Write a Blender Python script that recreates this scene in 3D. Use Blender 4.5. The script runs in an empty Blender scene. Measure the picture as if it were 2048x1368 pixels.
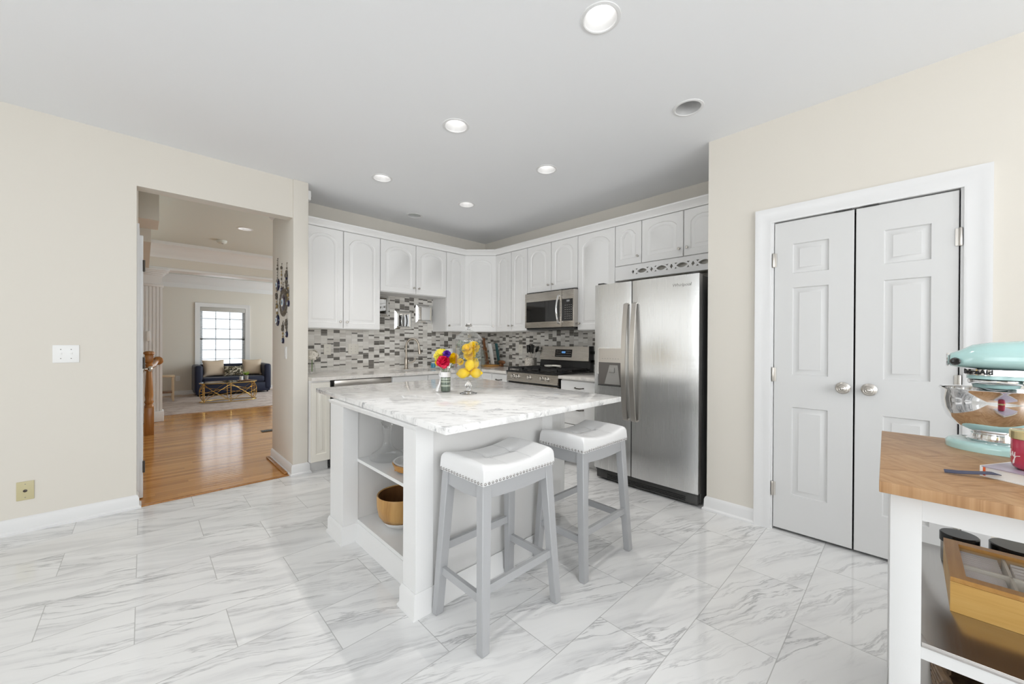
import bpy, bmesh, math, random
from mathutils import Vector as V3, Matrix
random.seed(7)
SC = bpy.context.scene
COL = SC.collection
PI = math.pi

# ------------------------------------------------------------------ camera, world, exposure
cam = bpy.data.cameras.new('camera'); camo = bpy.data.objects.new('camera', cam); COL.objects.link(camo)
cam.sensor_width = 36.0; cam.lens = 765.39 / 2048 * 36.0; cam.shift_y = 0.0021; cam.clip_start = 0.02
_y, _p, _r = math.radians(46.06), math.radians(0.2042), math.radians(-0.2635)
_f = V3((math.cos(_y) * math.cos(_p), math.sin(_y) * math.cos(_p), -math.sin(_p)))
_rt = V3((math.sin(_y), -math.cos(_y), 0)); _dn = _f.cross(_rt)
_rr = math.cos(_r) * _rt + math.sin(_r) * _dn; _dd = -math.sin(_r) * _rt + math.cos(_r) * _dn
M = Matrix.Identity(4)
for i in range(3):
    M[i][0] = _rr[i]; M[i][1] = -_dd[i]; M[i][2] = -_f[i]
M[0][3], M[1][3], M[2][3] = 0, 0, 1.22
camo.matrix_world = M
SC.camera = camo

W = bpy.data.worlds.new('daylight'); SC.world = W; W.use_nodes = True
W.node_tree.nodes['Background'].inputs[0].default_value = (0.93, 0.97, 1.0, 1)
W.node_tree.nodes['Background'].inputs[1].default_value = 2.5
SC.view_settings.view_transform = 'Standard'; SC.view_settings.look = 'None'
SC.view_settings.exposure = 0.10; SC.view_settings.gamma = 1.0; SC.view_settings.use_curve_mapping = False
SC.cycles.use_denoising = True
SC.cycles.max_bounces = 10; SC.cycles.diffuse_bounces = 6; SC.cycles.glossy_bounces = 5
SC.cycles.transparent_max_bounces = 16; SC.cycles.transmission_bounces = 6
SC.cycles.caustics_reflective = False; SC.cycles.caustics_refractive = False
SC.cycles.sample_clamp_indirect = 6.0

def area(name, loc, target, sx, sy, power, color=(1, 1, 1), spread=180):
    l = bpy.data.lights.new(name, 'AREA'); l.shape = 'RECTANGLE'; l.size = sx; l.size_y = sy
    l.energy = power; l.color = color; l.spread = math.radians(spread)
    o = bpy.data.objects.new(name, l); COL.objects.link(o); o.location = loc
    o.rotation_euler = (V3(target) - V3(loc)).to_track_quat('-Z', 'Z').to_euler()
    return o
# daylight through the windows of the breakfast area behind the camera
DAY = (0.97, 0.985, 1.0); FILL_TINT = (0.80, 0.93, 1.0)
area('window_daylight_west', (-3.34, 0.3, 1.55), (0, 0.3, 1.55), 3.4, 1.7, 38, DAY)
area('window_daylight_north', (-2.2, 4.06, 1.5), (-2.2, 0, 1.5), 2.1, 1.5, 15, DAY)
area('window_daylight_south', (0.4, -3.14, 1.55), (0.4, 0, 1.55), 3.6, 1.7, 76, DAY)
area('side_fill_hall', (4.62, 9.6, 1.45), (0, 9.0, 1.3), 2.6, 1.4, 52, FILL_TINT)  # added unseen side light that brightens the living room
area('side_fill_entry', (4.62, 6.2, 1.45), (0, 6.2, 1.3), 2.0, 1.6, 36, FILL_TINT)  # second added fill, out of view, lifts the dim hall

# ------------------------------------------------------------------ materials
MATS = {}
def mat(name, col, rough=0.5, metal=0.0, spec=0.5, coat=0.0, emit=None, es=0.0, trans=0.0, ior=1.45, sheen=0.0, bump=None):
    m = bpy.data.materials.new(name); m.use_nodes = True
    nt = m.node_tree; b = nt.nodes['Principled BSDF']
    b.inputs['Base Color'].default_value = (*col, 1); b.inputs['Roughness'].default_value = rough
    b.inputs['Metallic'].default_value = metal; b.inputs['Specular IOR Level'].default_value = spec
    b.inputs['Coat Weight'].default_value = coat; b.inputs['Transmission Weight'].default_value = trans
    b.inputs['IOR'].default_value = ior; b.inputs['Sheen Weight'].default_value = sheen
    if emit:
        b.inputs['Emission Color'].default_value = (*emit, 1); b.inputs['Emission Strength'].default_value = es
    if bump:
        sc, st, ds = bump
        n = nt.nodes.new('ShaderNodeTexNoise'); n.inputs['Scale'].default_value = sc; n.inputs['Detail'].default_value = 4
        g = nt.nodes.new('ShaderNodeNewGeometry'); nt.links.new(g.outputs['Position'], n.inputs['Vector'])
        bp = nt.nodes.new('ShaderNodeBump'); bp.inputs['Strength'].default_value = st; bp.inputs['Distance'].default_value = ds
        nt.links.new(n.outputs['Fac'], bp.inputs['Height']); nt.links.new(bp.outputs[0], b.inputs['Normal'])
    MATS[name] = m
    return m

class NT:
    """little node-building helper"""
    def __init__(s, m):
        s.t = m.node_tree; s.b = s.t.nodes['Principled BSDF']
    def n(s, kind, **kw):
        x = s.t.nodes.new('ShaderNode' + kind)
        for k, v in kw.items(): setattr(x, k, v)
        return x
    def set(s, sock, v):
        if isinstance(v, bpy.types.NodeSocket): s.t.links.new(v, sock)
        else: sock.default_value = v
    def math(s, op, a, b=None, c=None):
        x = s.n('Math', operation=op); s.set(x.inputs[0], a)
        if b is not None: s.set(x.inputs[1], b)
        if c is not None: s.set(x.inputs[2], c)
        return x.outputs[0]
    def pos(s):
        g = s.n('NewGeometry'); x = s.n('SeparateXYZ'); s.t.links.new(g.outputs['Position'], x.inputs[0])
        return x.outputs
    def obj(s):
        g = s.n('TexCoord'); x = s.n('SeparateXYZ'); s.t.links.new(g.outputs['Object'], x.inputs[0])
        return x.outputs
    def comb(s, a, b, c=0.0):
        x = s.n('CombineXYZ'); s.set(x.inputs[0], a); s.set(x.inputs[1], b); s.set(x.inputs[2], c); return x.outputs[0]
    def noise(s, vec, scale=5, detail=4, rough=0.55, dist=0.0):
        x = s.n('TexNoise'); s.set(x.inputs['Vector'], vec); x.inputs['Scale'].default_value = scale
        x.inputs['Detail'].default_value = detail; x.inputs['Roughness'].default_value = rough
        x.inputs['Distortion'].default_value = dist; return x.outputs['Fac']
    def white(s, vec):
        x = s.n('TexWhiteNoise'); s.set(x.inputs['Vector'], vec); return x.outputs
    def ramp(s, fac, stops):
        x = s.n('ValToRGB'); s.set(x.inputs[0], fac); e = x.color_ramp.elements
        while len(e) < len(stops): e.new(0.5)
        for k, (p, c) in zip(e, stops):
            k.position = p; k.color = (*c, 1) if len(c) == 3 else c
        return x.outputs[0]
    def mix(s, f, a, b):
        x = s.n('Mix', data_type='RGBA'); s.set(x.inputs[0], f)
        for i, v in ((6, a), (7, b)):
            if isinstance(v, tuple): v = (*v, 1)
            s.set(x.inputs[i], v)
        return x.outputs[2]
    def color(s, c): s.set(s.b.inputs['Base Color'], c)
    def bump(s, h, strength=0.3, dist=0.002):
        x = s.n('Bump'); x.inputs['Strength'].default_value = strength; x.inputs['Distance'].default_value = dist
        s.set(x.inputs['Height'], h); s.t.links.new(x.outputs[0], s.b.inputs['Normal'])

def floor_tile_mat():
    m = mat('marble_tile', (0.8, 0.8, 0.8), 0.05, spec=0.7); t = NT(m); x, y, z = t.pos()
    ry = t.math('DIVIDE', t.math('SUBTRACT', y, 0.348), 0.301); row = t.math('FLOOR', ry); fy = t.math('FRACT', ry)
    odd = t.math('MODULO', t.math('ABSOLUTE', row), 2.0)
    rx = t.math('DIVIDE', t.math('SUBTRACT', t.math('SUBTRACT', x, 0.572), t.math('MULTIPLY', odd, -0.2985)), 0.597)
    col = t.math('FLOOR', rx); fx = t.math('FRACT', rx)
    dx = t.math('MULTIPLY', t.math('MINIMUM', fx, t.math('SUBTRACT', 1.0, fx)), 0.597)
    dy = t.math('MULTIPLY', t.math('MINIMUM', fy, t.math('SUBTRACT', 1.0, fy)), 0.301)
    grout = t.math('LESS_THAN', t.math('MINIMUM', dx, dy), 0.0016)
    rnd = t.white(t.comb(row, col, 0.0))
    a = math.radians(-23)
    u = t.math('ADD', t.math('MULTIPLY', x, math.cos(a)), t.math('MULTIPLY', y, math.sin(a)))
    v = t.math('SUBTRACT', t.math('MULTIPLY', y, math.cos(a)), t.math('MULTIPLY', x, math.sin(a)))
    off = t.math('MULTIPLY', rnd['Value'], 37.0)
    wob = t.math('MULTIPLY', t.noise(t.comb(u, t.math('ADD', v, off), 0.0), 3.0, 3), 0.10)
    vv = t.math('ADD', t.math('ADD', v, off), wob)
    n1 = t.noise(t.comb(t.math('MULTIPLY', u, 0.7), t.math('MULTIPLY', vv, 8.0), off), 1.3, 6, 0.6)
    n2 = t.noise(t.comb(t.math('MULTIPLY', u, 1.0), t.math('MULTIPLY', vv, 11.0), t.math('ADD', off, 5.0)), 1.4, 7, 0.64, 0.25)
    ridge = t.math('ABSOLUTE', t.math('SUBTRACT', n2, 0.52))
    vein = t.ramp(ridge, [(0.0, (1, 1, 1)), (0.012, (0.5,) * 3), (0.035, (0,) * 3)])
    gate = t.ramp(t.noise(t.comb(t.math('MULTIPLY', u, 1.0), t.math('MULTIPLY', vv, 4.0), t.math('ADD', off, 9.0)), 1.4, 3), [(0.42, (0,) * 3), (0.62, (1,) * 3)])
    base = t.ramp(n1, [(0.28, (0.57, 0.57, 0.575)), (0.40, (0.69, 0.69, 0.69)), (0.50, (0.765, 0.765, 0.76)), (0.8, (0.80, 0.80, 0.795))])
    c = t.mix(t.math('MULTIPLY', t.math('MULTIPLY', vein, gate), 0.72), base, (0.27, 0.27, 0.28))
    c = t.mix(t.math('MULTIPLY', grout, 0.75), c, (0.38, 0.38, 0.37))
    t.color(c)
    t.bump(t.math('SUBTRACT', 1.0, grout), 0.25, 0.001)
    return m

def wood_floor_mat():
    m = mat('oak_strip_floor', (0.4, 0.2, 0.07), 0.13, spec=0.5); t = NT(m); x, y, z = t.pos()
    r = t.math('DIVIDE', y, 0.057); row = t.math('FLOOR', r); fy = t.math('FRACT', r)
    ro = t.white(t.comb(row, 3.0, 0.0))['Value']
    q = t.math('ADD', t.math('DIVIDE', x, 0.9), t.math('MULTIPLY', ro, 9.0)); col = t.math('FLOOR', q)
    rnd = t.white(t.comb(row, col, 1.0))['Value']
    g = t.noise(t.comb(t.math('MULTIPLY', x, 2.0), t.math('MULTIPLY', y, 40.0), t.math('MULTIPLY', rnd, 20.0)), 1.5, 5)
    c = t.ramp(t.math('ADD', t.math('MULTIPLY', rnd, 0.55), t.math('MULTIPLY', g, 0.45)), [(0.15, (0.36, 0.155, 0.04)), (0.5, (0.52, 0.245, 0.07)), (0.85, (0.64, 0.33, 0.105))])
    e = t.math('LESS_THAN', t.math('MINIMUM', fy, t.math('SUBTRACT', 1.0, fy)), 0.02)
    t.color(t.mix(t.math('MULTIPLY', e, 0.6), c, (0.11, 0.05, 0.02)))
    cup = t.math('MULTIPLY', t.math('MULTIPLY', fy, t.math('SUBTRACT', 1.0, fy)), 4.0)
    t.bump(t.math('ADD', cup, t.math('MULTIPLY', g, 0.5)), 0.20, 0.0012)
    return m

def counter_mat(name, base, dark, amt, sc=1.0):
    m = mat(name, base, 0.07, spec=0.55); t = NT(m); x, y, z = t.pos()
    u = t.math('MULTIPLY', t.math('SUBTRACT', x, y), 0.7071); v = t.math('MULTIPLY', t.math('ADD', x, y), 0.7071)
    p = t.comb(t.math('MULTIPLY', u, 0.55), t.math('MULTIPLY', v, 1.5), z)
    a = t.noise(p, 9 * sc, 8, 0.72, 0.5); b = t.noise(p, 20 * sc, 7, 0.7, 0.3); d = t.noise(p, 2.6 * sc, 3)
    c = t.ramp(a, [(0.30, dark), (0.40, tuple(0.5 * (k + l) for k, l in zip(base, dark))), (0.50, base)])
    sp = t.ramp(b, [(0.55, (0,) * 3), (0.62, (1,) * 3)])
    c = t.mix(t.math('MULTIPLY', t.math('MULTIPLY', sp, amt), t.ramp(d, [(0.4, (0,) * 3), (0.6, (1,) * 3)])), c, (0.28, 0.28, 0.29))
    t.color(c); return m

def mosaic_mat(name, axis):
    m = mat(name, (0.7, 0.7, 0.7), 0.18, spec=0.5); t = NT(m); P_ = t.pos(); u = P_[axis]; z = P_[2]
    q = t.math('DIVIDE', u, 0.066); col = t.math('FLOOR', q); fu = t.math('FRACT', q)
    cr = t.white(t.comb(col, 1.0, 0.0))['Value']
    w = t.math('ADD', t.math('DIVIDE', z, 0.050), t.math('MULTIPLY', cr, 7.0)); row = t.math('FLOOR', w); fw = t.math('FRACT', w)
    thin = t.math('GREATER_THAN', fw, 0.67)
    rn = t.white(t.comb(col, row, thin)); val = rn['Value']
    lim = t.math('ADD', 0.22, t.math('MULTIPLY', thin, 0.16))
    dark = t.math('LESS_THAN', val, lim)
    wn = t.white(t.comb(row, col, t.math('ADD', thin, 4.0)))['Value']
    mar = t.noise(t.comb(t.math('MULTIPLY', u, 8.0), t.math('MULTIPLY', z, 40.0), t.math('MULTIPLY', val, 30.0)), 2.0, 5)
    light = t.ramp(t.math('ADD', t.math('MULTIPLY', wn, 0.6), t.math('MULTIPLY', mar, 0.4)), [(0.2, (0.58, 0.55, 0.51)), (0.55, (0.72, 0.695, 0.65)), (0.9, (0.82, 0.80, 0.76))])
    dk = t.ramp(wn, [(0.0, (0.115, 0.106, 0.094)), (1.0, (0.21, 0.195, 0.175))])
    g1 = t.math('LESS_THAN', t.math('MINIMUM', fu, t.math('SUBTRACT', 1.0, fu)), 0.018)
    g2 = t.math('LESS_THAN', t.math('MINIMUM', t.math('MINIMUM', fw, t.math('SUBTRACT', 1.0, fw)), t.math('ABSOLUTE', t.math('SUBTRACT', fw, 0.67))), 0.02)
    c = t.mix(dark, light, dk)
    c = t.mix(t.math('MULTIPLY', t.math('MAXIMUM', g1, g2), 0.8), c, (0.55, 0.54, 0.51))
    t.color(c); return m

def wood_mat(name, c0, c1, c2, along=0, scale=1.0, rough=0.35, dens=18.0, obj=True):
    m = mat(name, c1, rough, spec=0.4); t = NT(m); P_ = t.obj() if obj else t.pos()
    v = [t.math('MULTIPLY', P_[i], (1.6 if i == along else dens) * scale) for i in range(3)]
    n = t.noise(t.comb(*v), 1.0, 5, 0.6, 1.2)
    n2 = t.noise(t.comb(*[t.math('MULTIPLY', k, 5.0) for k in v]), 1.0, 3)
    f = t.math('ADD', t.math('MULTIPLY', n, 0.8), t.math('MULTIPLY', n2, 0.2))
    t.color(t.ramp(f, [(0.3, c0), (0.5, c1), (0.7, c2)]))
    return m

def steel_mat(name, base, rough, along=2, wav=0.0):
    m = mat(name, base, rough, metal=1.0); t = NT(m); P_ = t.pos()
    v = [t.math('MULTIPLY', P_[i], 3.0 if i == along else 260.0) for i in range(3)]
    n = t.noise(t.comb(*v), 1.0, 2)
    t.set(t.b.inputs['Roughness'], t.math('ADD', rough - 0.05, t.math('MULTIPLY', n, 0.1)))
    if wav:
        big = t.noise(t.comb(t.math('MULTIPLY', P_[0], 1.0), t.math('MULTIPLY', P_[1], 1.6), t.math('MULTIPLY', P_[2], 7.0)), 1.6, 3)
        t.bump(t.math('ADD', big, t.math('MULTIPLY', n, 0.004)), wav, 0.01)
    return m

def thin_glass(name, tint=(0.985, 0.99, 0.988), refl=0.10, edge=0.42):
    m = bpy.data.materials.new(name); m.use_nodes = True; nt = m.node_tree; nt.nodes.clear()
    o = nt.nodes.new('ShaderNodeOutputMaterial'); mx = nt.nodes.new('ShaderNodeMixShader')
    tr = nt.nodes.new('ShaderNodeBsdfTransparent'); tr.inputs[0].default_value = (*tint, 1)
    gl = nt.nodes.new('ShaderNodeBsdfGlossy'); gl.inputs['Roughness'].default_value = 0.02
    lw = nt.nodes.new('ShaderNodeLayerWeight'); lw.inputs[0].default_value = 0.35
    mu = nt.nodes.new('ShaderNodeMath'); mu.operation = 'MULTIPLY_ADD'; mu.inputs[1].default_value = edge; mu.inputs[2].default_value = refl * 0.4
    nt.links.new(lw.outputs['Facing'], mu.inputs[0]); nt.links.new(mu.outputs[0], mx.inputs[0])
    nt.links.new(tr.outputs[0], mx.inputs[1]); nt.links.new(gl.outputs[0], mx.inputs[2]); nt.links.new(mx.outputs[0], o.inputs[0])
    MATS[name] = m; return m

M_TILE = floor_tile_mat(); M_OAK = wood_floor_mat()
M_WALL = mat('wall_paint', (0.71, 0.675, 0.612), 0.75, spec=0.25, bump=(90, 0.05, 0.001))
M_CEIL = mat('ceiling_paint', (0.84, 0.85, 0.865), 0.8, spec=0.2, bump=(60, 0.04, 0.001))
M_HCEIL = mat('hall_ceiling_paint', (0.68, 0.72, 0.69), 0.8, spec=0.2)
M_TRIM = mat('white_trim_paint', (0.76, 0.76, 0.76), 0.35)
M_CAB = mat('white_cabinet_paint', (0.83, 0.825, 0.815), 0.38)
M_DOOR = mat('white_door_paint', (0.67, 0.67, 0.665), 0.45, bump=(40, 0.04, 0.001))
M_ISL = mat('island_paint', (0.76, 0.76, 0.755), 0.4)
M_CART = mat('cart_white_paint', (0.66, 0.66, 0.655), 0.4)
M_ISLSH = mat('island_shade_tone', (0.66, 0.655, 0.645), 0.55, bump=(80, 0.05, 0.001))  # island paint again, greyer: shade of stool side and niche put into colour
M_CTR = counter_mat('island_quartz', (0.83, 0.825, 0.815), (0.56, 0.555, 0.55), 0.85)
M_CTR2 = counter_mat('wall_counter_stone', (0.76, 0.73, 0.69), (0.58, 0.54, 0.49), 0.4, 0.7)
M_MOSX = mosaic_mat('mosaic_tile_x', 0); M_MOSY = mosaic_mat('mosaic_tile_y', 1)
M_STEEL = steel_mat('fridge_steel', (0.70, 0.70, 0.695), 0.26, 2, 0.06)
M_STEEL.node_tree.nodes['Principled BSDF'].inputs['Anisotropic'].default_value = 0.75
_tg = M_STEEL.node_tree.nodes.new('ShaderNodeTangent'); _tg.direction_type = 'RADIAL'; _tg.axis = 'Z'
M_STEEL.node_tree.links.new(_tg.outputs[0], M_STEEL.node_tree.nodes['Principled BSDF'].inputs['Tangent'])
M_STEELW = steel_mat('warm_steel', (0.50, 0.465, 0.42), 0.27, 1)
M_SHELF = steel_mat('shelf_steel', (0.50, 0.48, 0.46), 0.22, 0)
M_CHROME = mat('polished_chrome', (0.86, 0.86, 0.86), 0.06, metal=1)
M_NICKEL = mat('brushed_nickel', (0.60, 0.57, 0.53), 0.28, metal=1)
M_BRONZE = mat('faucet_nickel', (0.42, 0.37, 0.31), 0.26, metal=1)
M_DARKMET = mat('dark_grey_plastic', (0.055, 0.055, 0.053), 0.35)
M_FSIDE = mat('fridge_side_grey', (0.10, 0.10, 0.098), 0.4)
M_BLACK = mat('black_enamel', (0.012, 0.012, 0.012), 0.25)
M_IRON = mat('cast_iron', (0.018, 0.018, 0.018), 0.55)
M_BGLASS = mat('black_glass', (0.015, 0.014, 0.013), 0.04, spec=0.6)
M_GAP = mat('dark_gap', (0.01, 0.01, 0.01), 0.8)
M_STOOLW = mat('stool_grey_paint', (0.40, 0.405, 0.415), 0.42)
M_LEATH = mat('white_leather', (0.76, 0.76, 0.76), 0.42, bump=(220, 0.06, 0.001))
M_NAIL = mat('nailhead_metal', (0.42, 0.41, 0.40), 0.25, metal=1)
M_STITCH = mat('seat_stitching', (0.62, 0.62, 0.62), 0.6)
M_GLASS = thin_glass('clear_glass', (0.99, 0.993, 0.992), 0.10, 0.34); M_GLASS2 = thin_glass('green_tint_glass', (0.90, 0.955, 0.93), 0.12)
M_JARG = thin_glass('jar_glass', (0.98, 0.987, 0.983), 0.16, 0.5); M_ACRYL = thin_glass('clear_acrylic', (0.97, 0.97, 0.965), 0.03, 0.10); M_SOLID = mat('solid_glass', (1, 1, 1), 0.0, trans=1.0); M_PANE = thin_glass('window_pane_glass', (0.96, 0.98, 1.0), 0.08)
M_MIRROR = mat('mirror_glass', (0.90, 0.90, 0.89), 0.015, metal=1)
M_YEL = mat('yellow_petal', (0.92, 0.66, 0.0), 0.55); M_LEMON = mat('lemon_skin', (0.92, 0.62, 0.0), 0.4, bump=(180, 0.15, 0.001))
M_PYEL = mat('pale_yellow_petal', (0.88, 0.78, 0.12), 0.55)
M_RED = mat('crimson_petal', (0.70, 0.01, 0.07), 0.55); M_PUR = mat('purple_petal', (0.12, 0.02, 0.36), 0.6)
M_STEM = mat('flower_stem', (0.12, 0.22, 0.05), 0.5); M_LEAF = mat('grey_green_leaf', (0.13, 0.20, 0.12), 0.5)
M_WRAP = mat('ti_leaf_wrap', (0.10, 0.14, 0.10), 0.35); M_WRAP2 = mat('pale_leaf_stripe', (0.42, 0.47, 0.38), 0.35)
M_RIB = mat('white_satin', (0.88, 0.88, 0.88), 0.4); M_WHITE = mat('white_plastic', (0.84, 0.84, 0.83), 0.35)
M_CREAM = mat('cream_paint', (0.78, 0.75, 0.68), 0.5); M_IVORY = mat('almond_plastic', (0.56, 0.50, 0.30), 0.4)
M_SLOT = mat('outlet_slot', (0.25, 0.24, 0.22), 0.6)
M_BOWLW = wood_mat('acacia_bowl_wood', (0.30, 0.15, 0.045), (0.48, 0.27, 0.09), (0.58, 0.36, 0.14), 2, 1.0, 0.35, 9)
M_BOWLI = wood_mat('bowl_inner_wood', (0.10, 0.045, 0.015), (0.17, 0.075, 0.028), (0.22, 0.11, 0.04), 2, 1.0, 0.4, 9)
M_BAMB = wood_mat('bamboo', (0.55, 0.30, 0.08), (0.66, 0.39, 0.115), (0.72, 0.46, 0.16), 1, 1.0, 0.35, 30)
M_BAMB2 = wood_mat('bamboo_lid_frame', (0.42, 0.20, 0.05), (0.52, 0.27, 0.075), (0.58, 0.32, 0.10), 0, 1.0, 0.35, 22)
M_OAKT = wood_mat('oak_board', (0.36, 0.185, 0.075), (0.47, 0.27, 0.12), (0.54, 0.33, 0.16), 0, 1.0, 0.4, 26)
M_DKW = wood_mat('dark_walnut', (0.10, 0.04, 0.015), (0.20, 0.085, 0.035), (0.26, 0.12, 0.05), 2, 1.0, 0.4, 20)
M_ORW = wood_mat('varnished_oak', (0.25, 0.105, 0.03), (0.38, 0.17, 0.05), (0.45, 0.22, 0.07), 2, 1.0, 0.25, 25)
M_TEAL = mat('mint_enamel', (0.46, 0.70, 0.68), 0.12, coat=0.6)
M_TEAL2 = mat('dark_teal_board', (0.03, 0.10, 0.11), 0.4)
M_KNOB = mat('black_knob', (0.01, 0.01, 0.01), 0.12)
M_GOLD = mat('brass_gold', (0.70, 0.47, 0.17), 0.22, metal=1); M_GOLDL = mat('pale_gold_lid', (0.80, 0.66, 0.36), 0.2, metal=1)
M_PINK = mat('pink_glass_wax', (0.50, 0.045, 0.09), 0.08, coat=0.5); M_PINKD = mat('deep_pink_wax', (0.36, 0.02, 0.05), 0.3)
M_PAPER = mat('book_pages', (0.80, 0.79, 0.77), 0.7); M_COVER = mat('book_cover', (0.40, 0.36, 0.44), 0.3)
M_COVO = mat('orange_endpaper', (0.75, 0.13, 0.03), 0.5); M_NAVYR = mat('navy_ribbon', (0.008, 0.014, 0.06), 0.5, sheen=0.3)
M_NAVY = mat('navy_velvet', (0.004, 0.008, 0.032), 0.55, sheen=0.15); M_CUSH = mat('beige_cushion', (0.62, 0.50, 0.38), 0.85, bump=(300, 0.2, 0.002))
M_PATT = mat('patterned_cushion', (0.3, 0.28, 0.22), 0.85)
_t = NT(M_PATT); _o = _t.obj(); _t.color(_t.ramp(_t.noise(_t.comb(*_o[:3]), 14, 2, 0.5, 1.5), [(0.42, (0.05, 0.045, 0.035)), (0.5, (0.22, 0.18, 0.10)), (0.56, (0.60, 0.55, 0.45))]))
M_RUG = mat('rug_wool', (0.6, 0.5, 0.45), 0.95)
_t = NT(M_RUG); _p = _t.pos(); _t.color(_t.ramp(_t.noise(_t.comb(_p[0], _p[1], 0.0), 5, 8, 0.75), [(0.35, (0.42, 0.33, 0.30)), (0.5, (0.55, 0.46, 0.42)), (0.65, (0.66, 0.58, 0.54))]))
M_DKBLUE = mat('cobalt_eye_glass', (0.003, 0.006, 0.045), 0.08, coat=0.5); M_LBLUE = mat('pale_blue_glass', (0.30, 0.55, 0.75), 0.1)
M_AGED = mat('aged_silver', (0.20, 0.18, 0.15), 0.35, metal=0.9); M_AGEDG = mat('aged_gold', (0.42, 0.32, 0.16), 0.35, metal=0.8)
M_LENS = mat('lamp_lens', (0.9, 0.9, 0.9), 0.4, emit=(1.0, 0.98, 0.95), es=7.0)
M_LENSOFF = mat('lamp_lens_off', (0.62, 0.62, 0.62), 0.4); M_CAN = mat('lamp_baffle', (0.5, 0.5, 0.5), 0.45)
M_SPECK = mat('speckled_stone', (0.7, 0.67, 0.6), 0.3)
_t = NT(M_SPECK); _o = _t.obj(); _t.color(_t.ramp(_t.noise(_t.comb(*_o[:3]), 90, 3), [(0.36, (0.25, 0.2, 0.15)), (0.48, (0.68, 0.63, 0.56)), (0.7, (0.78, 0.75, 0.70))]))
M_LED = mat('blue_clock_display', (0.01, 0.02, 0.05), 0.2, emit=(0.2, 0.5, 1.0), es=0.5)
M_LCD = mat('grey_display', (0.3, 0.31, 0.32), 0.2); M_MARK = mat('panel_marking', (0.55, 0.53, 0.5), 0.4)
M_INK = mat('black_print', (0.02, 0.02, 0.02), 0.4); M_WINK = mat('white_print', (0.85, 0.8, 0.8), 0.4)
M_WICK = mat('wicker', (0.2, 0.13, 0.08), 0.6)
_t = NT(M_WICK); _p = _t.obj(); _t.color(_t.ramp(_t.noise(_t.comb(*_p[:3]), 30, 4), [(0.3, (0.10, 0.06, 0.035)), (0.6, (0.26, 0.17, 0.10))]))
M_TEABAG = mat('tea_sachet', (0.84, 0.80, 0.81), 0.4); M_CANB = mat('canister_body', (0.42, 0.40, 0.38), 0.3, metal=0.6)
M_SIDING = mat('pale_siding', (0.8, 0.82, 0.86), 0.6); M_BLUEB = mat('blue_soap', (0.05, 0.30, 0.45), 0.1)
M_BRONZ2 = mat('dark_bronze_pull', (0.08, 0.07, 0.06), 0.35, metal=0.8); M_GREYP = mat('grey_plastic', (0.34, 0.33, 0.31), 0.35, metal=0.3)
M_DISP = mat('dispenser_recess', (0.12, 0.11, 0.10), 0.35); M_HYD = mat('hydrangea_petal', (0.84, 0.80, 0.72), 0.6)

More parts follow.
